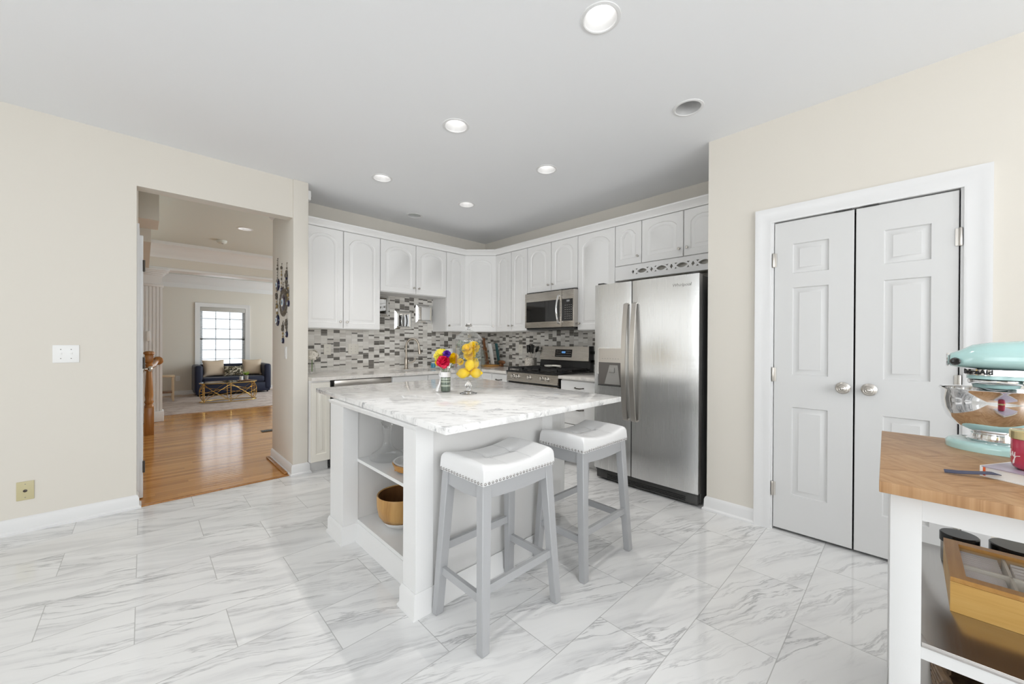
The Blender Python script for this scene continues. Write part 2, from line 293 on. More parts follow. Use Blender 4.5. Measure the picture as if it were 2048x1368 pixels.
# ------------------------------------------------------------------ mesh helpers
X3, Y3, Z3 = V3((1, 0, 0)), V3((0, 1, 0)), V3((0, 0, 1))
class MB:
    def __init__(s): s.bm = bmesh.new()
    def box(s, x0, x1, y0, y1, z0, z1, b=0.0, seg=2):
        if x0 > x1: x0, x1 = x1, x0
        if y0 > y1: y0, y1 = y1, y0
        if z0 > z1: z0, z1 = z1, z0
        vs = [s.bm.verts.new((x, y, z)) for z in (z0, z1) for x, y in ((x0, y0), (x1, y0), (x1, y1), (x0, y1))]
        fs = [s.bm.faces.new([vs[i] for i in f]) for f in ((3, 2, 1, 0), (4, 5, 6, 7), (0, 1, 5, 4), (1, 2, 6, 5), (2, 3, 7, 6), (3, 0, 4, 7))]
        if b > 0:
            es = list({e for f in fs for e in f.edges})
            bmesh.ops.bevel(s.bm, geom=es, offset=min(b, 0.49 * min(x1 - x0, y1 - y0, z1 - z0)), segments=seg, profile=0.5, affect='EDGES')
        return s
    def obox(s, c, a, b_, n, ha, hb, hn, bev=0.0):
        """box around c with half sizes along unit axes a, b_, n"""
        m2 = MB(); m2.box(-ha, ha, -hb, hb, -hn, hn, bev)
        M_ = Matrix(((a[0], b_[0], n[0], c[0]), (a[1], b_[1], n[1], c[1]), (a[2], b_[2], n[2], c[2]), (0, 0, 0, 1)))
        s.add(m2, M_); return s
    def add(s, other, M_=None):
        me = bpy.data.meshes.new('t'); other.bm.to_mesh(me)
        if M_ is not None: me.transform(M_)
        s.bm.from_mesh(me); bpy.data.meshes.remove(me); return s
    def quad(s, *pts):
        s.bm.faces.new([s.bm.verts.new(p) for p in pts]); return s
    def lathe(s, prof, c=(0, 0, 0), seg=32, M_=None, scale=(1, 1)):
        c = V3(c); rings = []
        for r, z in prof:
            if r < 1e-6: rings.append([s.bm.verts.new(_tr(V3((0, 0, z)), c, M_))])
            else: rings.append([s.bm.verts.new(_tr(V3((r * scale[0] * math.cos(2 * PI * k / seg), r * scale[1] * math.sin(2 * PI * k / seg), z)), c, M_)) for k in range(seg)])
        for a, b in zip(rings, rings[1:]):
            for k in range(seg):
                k2 = (k + 1) % seg
                if len(a) == 1 and len(b) == 1: continue
                if len(a) == 1: s.bm.faces.new((a[0], b[k2], b[k]))
                elif len(b) == 1: s.bm.faces.new((a[k], a[k2], b[0]))
                else: s.bm.faces.new((a[k], a[k2], b[k2], b[k]))
        return s
    def tube(s, pts, r, seg=8, closed=False, sec=None, up=None):
        """sweep a circle (or the 2-D section sec) along pts"""
        pts = [V3(p) for p in pts]; n = len(pts); rings = []
        rs = r if isinstance(r, (list, tuple)) else [r] * n
        prev = None
        for i, p in enumerate(pts):
            d = (pts[(i + 1) % n] - pts[i - 1]) if closed else (pts[min(i + 1, n - 1)] - pts[max(i - 1, 0)])
            d.normalize()
            if up is not None: a = V3(up) - d * d.dot(V3(up))
            elif prev is None: a = d.orthogonal()
            else: a = prev - d * d.dot(prev)
            a.normalize(); b = d.cross(a); prev = a
            if sec: rings.append([s.bm.verts.new(p + a * u * rs[i] + b * v * rs[i]) for u, v in sec])
            else: rings.append([s.bm.verts.new(p + a * rs[i] * math.cos(2 * PI * k / seg) + b * rs[i] * math.sin(2 * PI * k / seg)) for k in range(seg)])
        m = len(rings[0])
        for i in range(n if closed else n - 1):
            A, B = rings[i], rings[(i + 1) % n]
            for k in range(m): s.bm.faces.new((A[k], A[(k + 1) % m], B[(k + 1) % m], B[k]))
        if not closed:
            s.bm.faces.new(rings[0][::-1]); s.bm.faces.new(rings[-1])
        return s
    def prism(s, poly, z0, z1, O=(0, 0, 0), A=X3, B=Y3, N=Z3):
        O = V3(O); lo = [s.bm.verts.new(O + A * a + B * b + N * z0) for a, b in poly]; hi = [s.bm.verts.new(O + A * a + B * b + N * z1) for a, b in poly]
        s.bm.faces.new(lo[::-1]); s.bm.faces.new(hi); k = len(poly)
        for i in range(k): s.bm.faces.new((lo[i], lo[(i + 1) % k], hi[(i + 1) % k], hi[i]))
        return s
    def sweep(s, path, prof, O=(0, 0, 0), A=X3, B=Y3, N=Z3, closed=False):
        """moulding: profile (offset to the left of the path, height along N) mitred along a 2-D path"""
        O = V3(O); n = len(path); rings = []
        for i in range(n):
            p = V3(path[i]).to_2d() if len(path[i]) == 3 else V3((*path[i], 0)).to_2d()
            def nrm(a, b):
                d = V3((b[0] - a[0], b[1] - a[1], 0)).normalized(); return V3((-d[1], d[0], 0)).to_2d()
            if closed or 0 < i < n - 1:
                n1 = nrm(path[i - 1], path[i]); n2 = nrm(path[i], path[(i + 1) % n]); mm = (n1 + n2); mm = mm / max(0.15, (1 + n1.dot(n2)))
            elif i == 0: mm = nrm(path[0], path[1])
            else: mm = nrm(path[-2], path[-1])
            rings.append([s.bm.verts.new(O + A * (p[0] + mm[0] * o) + B * (p[1] + mm[1] * o) + N * h) for o, h in prof])
        m = len(prof)
        for i in range(n if closed else n - 1):
            P_, Q = rings[i], rings[(i + 1) % n]
            for k in range(m): s.bm.faces.new((P_[k], P_[(k + 1) % m], Q[(k + 1) % m], Q[k]))
        if not closed:
            s.bm.faces.new(rings[0][::-1]); s.bm.faces.new(rings[-1])
        return s
    def door(s, O, U, N, w, h, panels, t=0.02, groove=0.006):
        """panelled leaf: front face at O, U to its right, N out of the face; panels = (u0,u1,v0,v1,rise)"""
        O, U, N = V3(O), V3(U).normalized(), V3(N).normalized(); bm = s.bm
        P_ = lambda u, v, n: bm.verts.new(O + U * u + Z3 * v + N * n)
        e = 0.003
        outer = [P_(u, v, 0) for u, v in ((e, e), (w - e, e), (w - e, h - e), (e, h - e))]
        side = [P_(u, v, -e) for u, v in ((0, 0), (w, 0), (w, h), (0, h))]; back = [P_(u, v, -t) for u, v in ((0, 0), (w, 0), (w, h), (0, h))]
        for A, B in ((outer, side), (side, back)):
            for k in range(4): bm.faces.new((A[k], B[k], B[(k + 1) % 4], A[(k + 1) % 4]))
        bm.faces.new(back[::-1])
        edges = [bm.edges.new((outer[k], outer[(k + 1) % 4])) if bm.edges.get((outer[k], outer[(k + 1) % 4])) is None else bm.edges.get((outer[k], outer[(k + 1) % 4])) for k in range(4)]
        def outline(p, d):
            u0, u1, v0, v1, rise = p
            if rise <= 0: return [(u0 + d, v0 + d), (u1 - d, v0 + d), (u1 - d, v1 - d), (u0 + d, v1 - d)]
            a = (u1 - u0) / 2 - d; c = (u0 + u1) / 2; vs = v1 - rise - d
            sh = 0.80 if (u1 - u0) < 0.2 else 0.93
            arc = []
            for k in range(19):
                tt = 1 - 2 * k / 18
                arc.append((c + a * tt, vs + (rise * math.sqrt(max(0.0, 1 - (tt / sh) ** 2)) if abs(tt) < sh else 0)))
            return [(u0 + d, v0 + d), (u1 - d, v0 + d)] + arc
        for p in panels:
            ringv = [[P_(u, v, n) for u, v in outline(p, d)] for d, n in ((0, 0), (0.005, -groove * 1.4), (0.013, -groove * 1.4), (0.034, -0.0025), (0.036, -0.0003))]
            for A, B in zip(ringv, ringv[1:]):
                k = len(A)
                for i in range(k): bm.faces.new((A[i], A[(i + 1) % k], B[(i + 1) % k], B[i]))
            L = ringv[-1]; ee = [bm.edges.get((L[i], L[(i + 1) % len(L)])) for i in range(len(L))]
            bmesh.ops.triangle_fill(bm, edges=ee, use_beauty=True)
            edges += [bm.edges.get((ringv[0][i], ringv[0][(i + 1) % len(ringv[0])])) for i in range(len(ringv[0]))]
        bmesh.ops.triangle_fill(bm, edges=edges, use_beauty=True)
        return s
    def fill(s, outer, holes, O=(0, 0, 0), A=X3, B=Y3):
        O = V3(O); edges = []
        for lp in [outer] + holes:
            vs = [s.bm.verts.new(O + A * a + B * b) for a, b in lp]
            edges += [s.bm.edges.new((vs[i], vs[(i + 1) % len(vs)])) for i in range(len(vs))]
        bmesh.ops.triangle_fill(s.bm, edges=edges, use_beauty=True); return s
    def text(s, body, size, O, U, Wv, extr=0.0006, align='LEFT', shear=0.0, bold=0.0):
        cu = bpy.data.curves.new('t', 'FONT'); cu.body = body; cu.size = size; cu.extrude = extr; cu.align_x = align; cu.shear = shear; cu.offset = bold
        o = bpy.data.objects.new('t', cu); COL.objects.link(o)
        me = bpy.data.meshes.new_from_object(o.evaluated_get(bpy.context.evaluated_depsgraph_get()))
        U = V3(U).normalized(); Wv = V3(Wv).normalized(); N = U.cross(Wv)
        me.transform(Matrix(((U[0], Wv[0], N[0], O[0]), (U[1], Wv[1], N[1], O[1]), (U[2], Wv[2], N[2], O[2]), (0, 0, 0, 1))))
        s.bm.from_mesh(me); bpy.data.objects.remove(o); bpy.data.curves.remove(cu); bpy.data.meshes.remove(me); return s
def _tr(v, c, M_): return (M_ @ v if M_ is not None else v) + c
def rot(axis_from_z):
    return Z3.rotation_difference(V3(axis_from_z).normalized()).to_matrix()

def wloc(o):
    v = V3((0, 0, 0))
    while o is not None: v += V3(o.location); o = o.parent
    return v
def P(name, mb, m, par=None, loc=None, smooth=40, label=None, recalc=True):
    bm = mb.bm
    bmesh.ops.remove_doubles(bm, verts=bm.verts, dist=1e-6)
    if recalc: bmesh.ops.recalc_face_normals(bm, faces=bm.faces)
    L = V3(loc) if loc is not None else V3((0, 0, 0)); base = wloc(par)
    for v in bm.verts: v.co -= base + L
    me = bpy.data.meshes.new(name); bm.to_mesh(me); bm.free()
    me.materials.append(m)
    if smooth:
        for p in me.polygons: p.use_smooth = True
        me.set_sharp_from_angle(angle=math.radians(smooth))
    o = bpy.data.objects.new(name, me); COL.objects.link(o); o.location = L
    if par is not None: o.parent = par
    if label: o['label'] = label
    return o
def T(name, label, cat, loc=(0, 0, 0), group=None):
    o = bpy.data.objects.new(name, None); COL.objects.link(o); o.location = loc; o.empty_display_size = 0.05
    return tag(o, label, cat, group)
def tag(o, label, cat, group=None):
    o['label'] = label; o['category'] = cat
    if group: o['group'] = group
    return o
def S(name, mb, m, par=None, smooth=40):
    o = P(name, mb, m, par, smooth=smooth)
    if par is None: o['kind'] = 'structure'
    return o
def copy_tree(o, loc, label, rz=0.0):
    c = o.copy(); COL.objects.link(c); c.location = loc; c.rotation_euler = (0, 0, rz); c['label'] = label
    def kids(a, b):
        for ch in list(a.children):
            k = ch.copy(); COL.objects.link(k); k.parent = b; kids(ch, k)
    kids(o, c); return c
def circle(cx, cy, r, n=32): return [(cx + r * math.cos(2 * PI * k / n), cy + r * math.sin(2 * PI * k / n)) for k in range(n)]

# ------------------------------------------------------------------ room shell
ZC = 2.70; YL = 3.911; XR = 2.993; KX = 3.70; KY = 4.43
LIGHTS = [(1.50, 0.985, 1), (2.463, 0.972, 0), (1.538, 2.158, 1), (2.477, 2.156, 1), (1.549, 3.306, 1), (2.494, 3.301, 1), (2.278, 4.014, 0)]
b = MB(); b.box(-3.4, 3.82, -3.2, 3.925, -0.12, 0); b.box(1.0, 3.82, 3.925, 4.5, -0.12, 0); S('floor', b, M_TILE)
b = MB(); b.box(-2.2, 1.0, 3.925, 4.55, -0.12, 0.004); b.box(-2.2, 4.6, 4.55, 11.7, -0.12, 0.004); S('floor', b, M_OAK)
b = MB(); b.box(-0.03, 0.97, 3.905, 3.94, 0.0, 0.009, 0.003); S('trim_1', b, M_ORW)
b = MB(); b.fill([(-3.4, -3.2), (3.82, -3.2), (3.82, 4.5), (-3.4, 4.5)], [circle(x, y, 0.074) for x, y, _ in LIGHTS], (0, 0, ZC))
S('ceiling', b, M_CEIL, smooth=0)
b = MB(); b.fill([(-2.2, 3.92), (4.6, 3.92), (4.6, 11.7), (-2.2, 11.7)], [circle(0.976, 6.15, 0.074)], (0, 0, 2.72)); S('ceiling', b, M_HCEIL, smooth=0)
# left wall with the hall opening
b = MB(); b.box(-3.4, -3.25, YL, YL + 0.125, 0, ZC); b.box(-1.15, -0.035, YL, YL + 0.125, 0, ZC); b.box(-3.25, -1.15, YL, YL + 0.125, 0, 0.75); b.box(-3.25, -1.15, YL, YL + 0.125, 2.25, ZC); b.box(-0.035, 0.985, YL, YL + 0.125, 2.352, ZC); S('wall_left', b, M_WALL)
b = MB(); b.box(0.982, 1.108, 3.89, 4.66, 0, ZC, 0.004); S('wall_left', b, M_WALL)
b = MB(); b.box(1.108, 3.82, KY, 4.55, 0, ZC); S('wall_back', b, M_WALL)
b = MB(); b.box(KX, 3.82, 1.03, KY, 0, ZC); S('wall_right', b, M_WALL)
b = MB(); b.box(XR, 3.82, 0.93, 1.03, 0, ZC); S('wall_right', b, M_WALL)
b = MB(); b.box(XR, XR + 0.11, 0.635, 0.93, 0, ZC); b.box(XR, XR + 0.11, -3.2, -0.192, 0, ZC); b.box(XR, XR + 0.11, -0.192, 0.635, 2.03, ZC); S('wall_right', b, M_WALL)
b = MB(); b.box(XR + 0.7, XR + 0.76, -0.4, 0.93, 0, ZC); b.box(XR + 0.11, XR + 0.7, -0.46, -0.4, 0, ZC); S('wall_right', b, M_GAP)
# the two walls behind the camera, with their windows
b = MB()
b.box(-3.4, -3.28, -3.2, -1.5, 0, ZC); b.box(-3.4, -3.28, 2.1, YL, 0, ZC); b.box(-3.4, -3.28, -1.5, 2.1, 0, 0.65); b.box(-3.4, -3.28, -1.5, 2.1, 2.45, ZC)
S('wall_west', b, M_WALL)
b = MB()
b.box(-3.28, -1.5, -3.2, -3.08, 0, ZC); b.box(2.3, XR, -3.2, -3.08, 0, ZC); b.box(-1.5, 2.3, -3.2, -3.08, 0, 0.65); b.box(-1.5, 2.3, -3.2, -3.08, 2.45, ZC)
S('wall_south', b, M_WALL)
b = MB()
for k in range(4):
    y = -1.5 + k * 1.2; b.box(-3.31, -3.27, y - 0.05, y + 0.05, 0.65, 2.45)
b.box(-3.31, -3.27, -1.5, 2.1, 0.62, 0.70); b.box(-3.31, -3.27, -1.5, 2.1, 2.40, 2.48); b.box(-3.31, -3.27, -1.5, 2.1, 1.53, 1.57)
S('window_1', b, M_TRIM)
b = MB()
for k in range(4):
    x = -1.5 + k * 1.267; b.box(x - 0.05, x + 0.05, -3.11, -3.07, 0.65, 2.45)
b.box(-1.5, 2.3, -3.11, -3.07, 0.62, 0.70); b.box(-1.5, 2.3, -3.11, -3.07, 2.40, 2.48); b.box(-1.5, 2.3, -3.11, -3.07, 1.53, 1.57)
S('window_2', b, M_TRIM)
b = MB()
for k in range(3):
    x = -3.25 + k * 1.05; b.box(x - 0.045, x + 0.045, YL - 0.01, YL + 0.05, 0.75, 2.25)
for z in (0.75, 1.12, 1.5, 1.87, 2.25): b.box(-3.25, -1.15, YL - 0.005, YL + 0.05, z - 0.02, z + 0.02)
S('window_4', b, M_TRIM)
# baseboards
BB = [(0, 0), (0.026, 0), (0.026, 0.012), (0.015, 0.022), (0.014, 0.075), (0.008, 0.092), (0, 0.097)]
NBB = [(-o, h) for o, h in BB][::-1]
b = MB(); b.sweep([(-0.035, YL + 0.1), (-0.035, YL), (-3.28, YL)], BB)
S('baseboard_left', b, M_TRIM)
b = MB(); b.sweep([(1.108, 4.15), (1.108, 3.89), (0.982, 3.89), (0.982, 4.66)], BB); S('baseboard_left', b, M_TRIM)
b = MB(); b.box(0.925, 0.956, 3.95, 4.66, 0.004, 0.022, 0.006); S('trim_2', b, M_ORW)
b = MB(); b.sweep([(XR + 0.06, 1.03), (XR, 1.03), (XR, 0.715)], NBB); S('baseboard_right', b, M_TRIM)
b = MB(); b.sweep([(XR, -0.275), (XR, -3.08)], NBB); S('baseboard_right', b, M_TRIM)
# pantry double door: casing, jamb, two leaves
CAS = [(0.0, 0.0), (0.0, 0.012), (0.012, 0.016), (0.030, 0.012), (0.060, 0.017), (0.080, 0.024), (0.092, 0.024), (0.092, 0)]
b = MB(); A_ = V3((0, -1, 0)); N_ = V3((-1, 0, 0))
b.sweep([(-0.632, 0), (-0.632, 2.018), (0.189, 2.018), (0.189, 0)], CAS, (XR, 0, 0), A_, Z3, N_); S('trim_3', b, M_TRIM)
b = MB(); b.box(XR - 0.001, XR + 0.11, 0.622, 0.635, 0, 2.03); b.box(XR - 0.001, XR + 0.11, -0.192, -0.179, 0, 2.03); b.box(XR - 0.001, XR + 0.11, -0.192, 0.635, 2.018, 2.03)
S('trim_4', b, M_TRIM)
def leaf(name, y0, y1, hinge_y):
    w = y0 - y1; pu0, pu1 = (0.098, 0.278) if hinge_y > 0.3 else (0.118, 0.298)
    b = MB(); b.door((XR + 0.004, y0, 0.017), (0, -1, 0), (-1, 0, 0), w, 1.994,
                     [(pu0, pu1, 0.235, 0.80, 0), (pu0, pu1, 1.005, 1.565, 0), (pu0, pu1, 1.655, 1.845, 0)], 0.035, 0.007)
    o = S(name, b, M_DOOR)
    for z in (0.27, 1.02, 1.77):
        h = MB(); h.lathe([(0, -0.048), (0.006, -0.046), (0.0075, -0.042), (0.0075, 0.042), (0.006, 0.046), (0, 0.048)], (XR - 0.004, hinge_y, z), 12); h.box(XR + 0.001, XR + 0.004, hinge_y - 0.018, hinge_y + 0.018, z - 0.044, z + 0.044)
        P('hinge', h, M_NICKEL, o)
    return o
d1 = leaf('door_1', 0.619, 0.227, 0.623); d2 = leaf('door_2', 0.219, -0.174, -0.179)
for d, y in ((d1, 0.272), (d2, 0.158)):
    k = MB(); k.lathe([(0, 0), (0.034, 0), (0.035, 0.004), (0.030, 0.008), (0.012, 0.012), (0.011, 0.03), (0.022, 0.038), (0.029, 0.048), (0.029, 0.054), (0.022, 0.060), (0.020, 0.0585), (0.012, 0.064), (0.010, 0.0625), (0.005, 0.066), (0, 0.066)], (XR + 0.004, y, 0.96), 32, rot((-1, 0, 0)))
    P('door_knob', k, M_NICKEL, d)
    c = MB(); c.box(XR - 0.004, XR + 0.03, y - 0.035, y + 0.035, 2.012, 2.0175); P('ball_catch', c, M_DARKMET, d)

# recessed lights
LL = ['lit recessed ceiling light, the largest and nearest to the camera', 'switched off recessed light on the ceiling nearest the pantry doors',
      'lit recessed ceiling light above the near end of the island', 'lit recessed ceiling light between island and fridge',
      'lit recessed ceiling light nearest the hall opening', 'lit recessed ceiling light nearest the corner upper cabinets', 'switched off recessed light in front of the sink wall crown']
def build_can(t, on, zc):
    x, y, _ = t.location
    r = MB(); r.lathe([(0.073, 0.004), (0.073, -0.002), (0.078, -0.005), (0.090, -0.003), (0.091, 0.0)], (x, y, zc), 48); P('trim_ring', r, M_TRIM, t)
    r = MB(); r.lathe([(0.073, 0.0), (0.066, 0.02), (0.050, 0.068), (0.050, 0.075)], (x, y, zc), 48); P('baffle', r, M_CAN, t)
    r = MB(); r.lathe([(0, 0.066), (0.045, 0.066), (0.050, 0.070)], (x, y, zc), 40); P('lens', r, M_LENS if on else M_LENSOFF, t)
    if on:
        l = bpy.data.lights.new('bulb', 'SPOT'); l.energy = 30; l.spot_size = math.radians(100); l.spot_blend = 1.0; l.shadow_soft_size = 0.004; l.color = (1.0, 0.965, 0.92)
        o = bpy.data.objects.new('bulb', l); COL.objects.link(o); o.parent = t; o.location = (0, 0, 0.055)
for (x, y, on), lb in zip(LIGHTS, LL):
    t = T('recessed_light', lb, 'ceiling light', (x, y, ZC), 'recessed ceiling lights'); build_can(t, on, ZC)

# ------------------------------------------------------------------ upper cabinets
def knob(par, p, n):
    k = MB(); k.lathe([(0, 0), (0.008, 0), (0.006, 0.004), (0.005, 0.012), (0.010, 0.017), (0.0125, 0.022), (0.010, 0.027), (0, 0.029)], p, 16, rot(n)); P('knob', k, M_NICKEL, par)
def arch(w, h, rise): 
    m = 0.055 if w > 0.26 else 0.048
    return [(m, w - m, 0.06, h - 0.055, rise)]
ZT = 2.42
def upperA(label, xs, z0, knobs, rise=0.075):
    t = T('upper_cabinet', label, 'cabinet', ((xs[0] + xs[-1]) / 2, 4.3, z0), 'white upper cabinets')
    b = MB(); b.box(xs[0] + 0.0005, xs[-1] - 0.0005, 4.122, KY - 0.004, z0, ZT); P('cabinet_box', b, M_CAB, t)
    for i in range(len(xs) - 1):
        a, c = xs[i] + 0.004, xs[i + 1] - 0.004; h = ZT - 0.045 - z0 - 0.006
        b = MB(); b.door((a, 4.10, z0 + 0.006), (1, 0, 0), (0, -1, 0), c - a, h, arch(c - a, h, rise)); d = P('cabinet_door', b, M_CAB, t)
        u = a + 0.03 if knobs[i] == 'l' else c - 0.03
        knob(d, (u, 4.10, z0 + 0.075), (0, -1, 0))
    return t
def upperB(label, ys, z0, knobs, rise=0.075):
    t = T('upper_cabinet', label, 'cabinet', (3.57, (ys[0] + ys[-1]) / 2, z0), 'white upper cabinets')
    b = MB(); b.box(3.392, KX - 0.004, ys[-1] + 0.0005, ys[0] - 0.0005, z0, ZT); P('cabinet_box', b, M_CAB, t)
    for i in range(len(ys) - 1):
        a, c = ys[i] - 0.004, ys[i + 1] + 0.004; h = ZT - 0.045 - z0 - 0.006
        b = MB(); b.door((3.37, a, z0 + 0.006), (0, -1, 0), (-1, 0, 0), a - c, h, arch(a - c, h, rise)); d = P('cabinet_door', b, M_CAB, t)
        u = a - 0.03 if knobs[i] == 'l' else c + 0.03
        knob(d, (3.37, u, z0 + 0.075), (-1, 0, 0))
    return t
upperA('tall white two door upper cabinet beside the hall pillar', [1.112, 1.505, 1.906], 1.355, 'rl')
upperA('short white two door upper cabinet above the sink', [1.906, 2.352, 2.787], 1.79, 'rl')
upperA('narrow white single door upper cabinet right of the sink mirrors', [2.787, 3.09], 1.363, 'l', 0.05)
t = T('upper_cabinet', 'angled white corner upper cabinet behind the lemon jar', 'cabinet', (3.45, 4.2, 1.363), 'white upper cabinets')
b = MB(); b.prism([(3.0905, 4.118), (3.388, 3.82), (KX - 0.004, 3.82), (KX - 0.004, KY - 0.004), (3.0905, KY - 0.004)], 1.363, ZT); P('cabinet_box', b, M_CAB, t)
ud = V3((0.298, -0.298, 0)).normalized(); nd = V3((-1, -1, 0)).normalized()
o0 = V3((3.0905, 4.118, 1.369)) + nd * 0.020 + ud * 0.004; wd = 0.298 * math.sqrt(2) - 0.008
b = MB(); b.door(o0, ud, nd, wd, ZT - 0.045 - 1.369, arch(wd, ZT - 0.045 - 1.369, 0.06), 0.0195); d = P('cabinet_door', b, M_CAB, t); knob(d, o0 + ud * (wd - 0.035) + Z3 * 0.07, nd)
upperB('narrow white two door upper cabinet between corner and microwave', [3.815, 3.52, 3.235], 1.363, 'rl', 0.05)
upperB('short white two door upper cabinet above the microwave', [3.235, 2.858, 2.483], 1.815, 'rl')
upperB('tall white single door upper cabinet between microwave and fridge', [2.483, 2.03], 1.356, 'l')
upperB('small white single door upper cabinet over left side of fridge', [2.03, 1.75], 1.972, 'r', 0.05)
upperB('white two door upper cabinet over the fridge beside the wall corner', [1.75, 1.362, 1.035], 1.972, 'rl', 0.05)
# crown along all the upper cabinets
CR = [(0, 0), (0.006, 0), (0.008, 0.018), (0.020, 0.03), (0.034, 0.046), (0.046, 0.055), (0.046, 0.068), (0, 0.068)]
b = MB(); b.sweep([(1.112, 4.10), (3.082, 4.10), (3.37, 3.812), (3.37, 1.035)], [(-o, h) for o, h in CR][::-1], (0, 0, 2.378)); S('trim_5', b, M_CAB)
# pierced fretwork valance above the fridge
t = T('fretwork_valance', 'white pierced fretwork board above the fridge', 'valance', (3.38, 1.53, 1.835), None)
def lens_poly(cy, cz, hw, hh, n=9):
    return [(cy + hw * math.cos(PI * k / n), cz + hh * math.sin(PI * k / n)) for k in range(n)] + [(cy - hw * math.cos(PI * k / n), cz - hh * math.sin(PI * k / n)) for k in range(n)]
holes = []
for c in (1.745, 1.56, 1.375, 1.19):
    L = []
    for k in range(10): u = -1 + 2 * k / 9; L.append((c + 0.048 * u, 1.905 + 0.021 * (1 - u * u)))
    for k in range(1, 9): u = 1 - 2 * k / 9; L.append((c + 0.048 * u, 1.905 - 0.021 * (1 - u * u)))
    holes.append(L)
    for sg in (1, -1):
        for up in (1, -1):
            q = c + sg * 0.054; holes.append([(q, 1.905 + up * 0.011), (q - sg * 0.012, 1.905 + up * 0.026), (q + sg * 0.012, 1.905 + up * 0.026)])
for c in (1.8375, 1.6525, 1.4675, 1.2825, 1.0975):
    holes.append([(c - 0.014, 1.905), (c, 1.905 - 0.022), (c + 0.014, 1.905), (c, 1.905 + 0.022)])
b = MB(); b.fill([(2.028, 1.836), (1.035, 1.836), (1.035, 1.970), (2.028, 1.970)], holes, (3.372, 0, 0), Y3, Z3)
r = bmesh.ops.extrude_face_region(b.bm, geom=list(b.bm.faces)); bmesh.ops.translate(b.bm, verts=[v for v in r['geom'] if isinstance(v, bmesh.types.BMVert)], vec=(0.018, 0, 0))
P('pierced_board', b, M_CAB, t, smooth=20)
b = MB(); b.box(3.45, 3.46, 1.035, 2.028, 1.84, 1.972); P('back_board', b, M_CREAM, t)

# ------------------------------------------------------------------ backsplash, counters, base cabinets
b = MB(); b.box(1.108, KX - 0.006, KY - 0.006, KY - 0.0002, 0.89, 1.80); S('trim_6', b, M_MOSX)
b = MB(); b.box(KX - 0.006, KX - 0.0002, 1.96, KY - 0.006, 0.89, 1.42); S('trim_7', b, M_MOSY)
CZ = 0.89; CFY = 3.79; CFX = 3.035
b = MB(); t = T('countertop', 'pale veined stone countertop running past the sink into the corner', 'countertop', (2.3, 4.1, 0.86))
hole = [(2.08, 3.93), (2.62, 3.93), (2.62, 4.26), (2.08, 4.26)]
out = [(1.11, CFY), (CFX, CFY), (CFX, 3.245), (KX - 0.007, 3.245), (KX - 0.007, KY - 0.007), (1.11, KY - 0.007)]
b.fill(out, [hole], (0, 0, CZ)); r = bmesh.ops.extrude_face_region(b.bm, geom=list(b.bm.faces)); bmesh.ops.translate(b.bm, verts=[v for v in r['geom'] if isinstance(v, bmesh.types.BMVert)], vec=(0, 0, -0.032))
P('slab', b, M_CTR2, t, smooth=0)
b = MB(); b.box(1.11, KX - 0.007, KY - 0.02, KY - 0.0065, CZ, CZ + 0.012); P('back_strip', b, M_CTR2, t)
b = MB(); b.box(CFX, KX - 0.007, 1.985, 2.474, CZ - 0.032, CZ, 0.003); o = P('countertop', b, M_CTR2, None, (3.37, 2.23, CZ - 0.032)); tag(o, 'short pale stone countertop between stove and fridge', 'countertop')
t = T('sink', 'stainless steel sink set under the countertop behind the island', 'sink', (2.35, 4.1, 0.66))
b = MB(); b.box(2.07, 2.63, 3.92, 4.27, 0.66, 0.855)
for f in [f for f in b.bm.faces if f.calc_center_median().z > 0.85]: b.bm.faces.remove(f)
P('basin', b, M_STEELW, t)
t = T('faucet', 'curved brushed nickel gooseneck faucet behind the sink', 'faucet', (2.34, 4.31, CZ))
b = MB(); b.lathe([(0, 0), (0.030, 0), (0.030, 0.006), (0.020, 0.012), (0.019, 0.05), (0.021, 0.11), (0.014, 0.14), (0, 0.14)], (2.34, 4.31, CZ), 24); P('base', b, M_BRONZE, t)
b = MB(); pts = [(2.34, 4.31, CZ + 0.13), (2.34, 4.31, CZ + 0.28)] + [(2.34 + 0.055 * (1 - math.cos(a)), 4.31 - 0.055 * (1 - math.cos(a)), CZ + 0.28 + 0.095 * math.sin(a)) for a in [PI * k / 12 for k in range(1, 12)]]
pts += [(2.452, 4.198, CZ + 0.26)]
b.tube(pts, 0.0125, 12); P('spout', b, M_BRONZE, t)
b = MB(); b.tube([(2.450, 4.20, CZ + 0.275), (2.453, 4.197, CZ + 0.25), (2.458, 4.192, CZ + 0.20), (2.459, 4.191, CZ + 0.185)], [0.013, 0.015, 0.019, 0.018], 14); P('spray_head', b, M_BRONZE, t)
b = MB(); b.tube([(2.36, 4.30, CZ + 0.075), (2.40, 4.28, CZ + 0.08), (2.43, 4.27, CZ + 0.10), (2.445, 4.265, CZ + 0.14)], [0.009, 0.008, 0.007, 0.006], 10); P('handle', b, M_BRONZE, t)

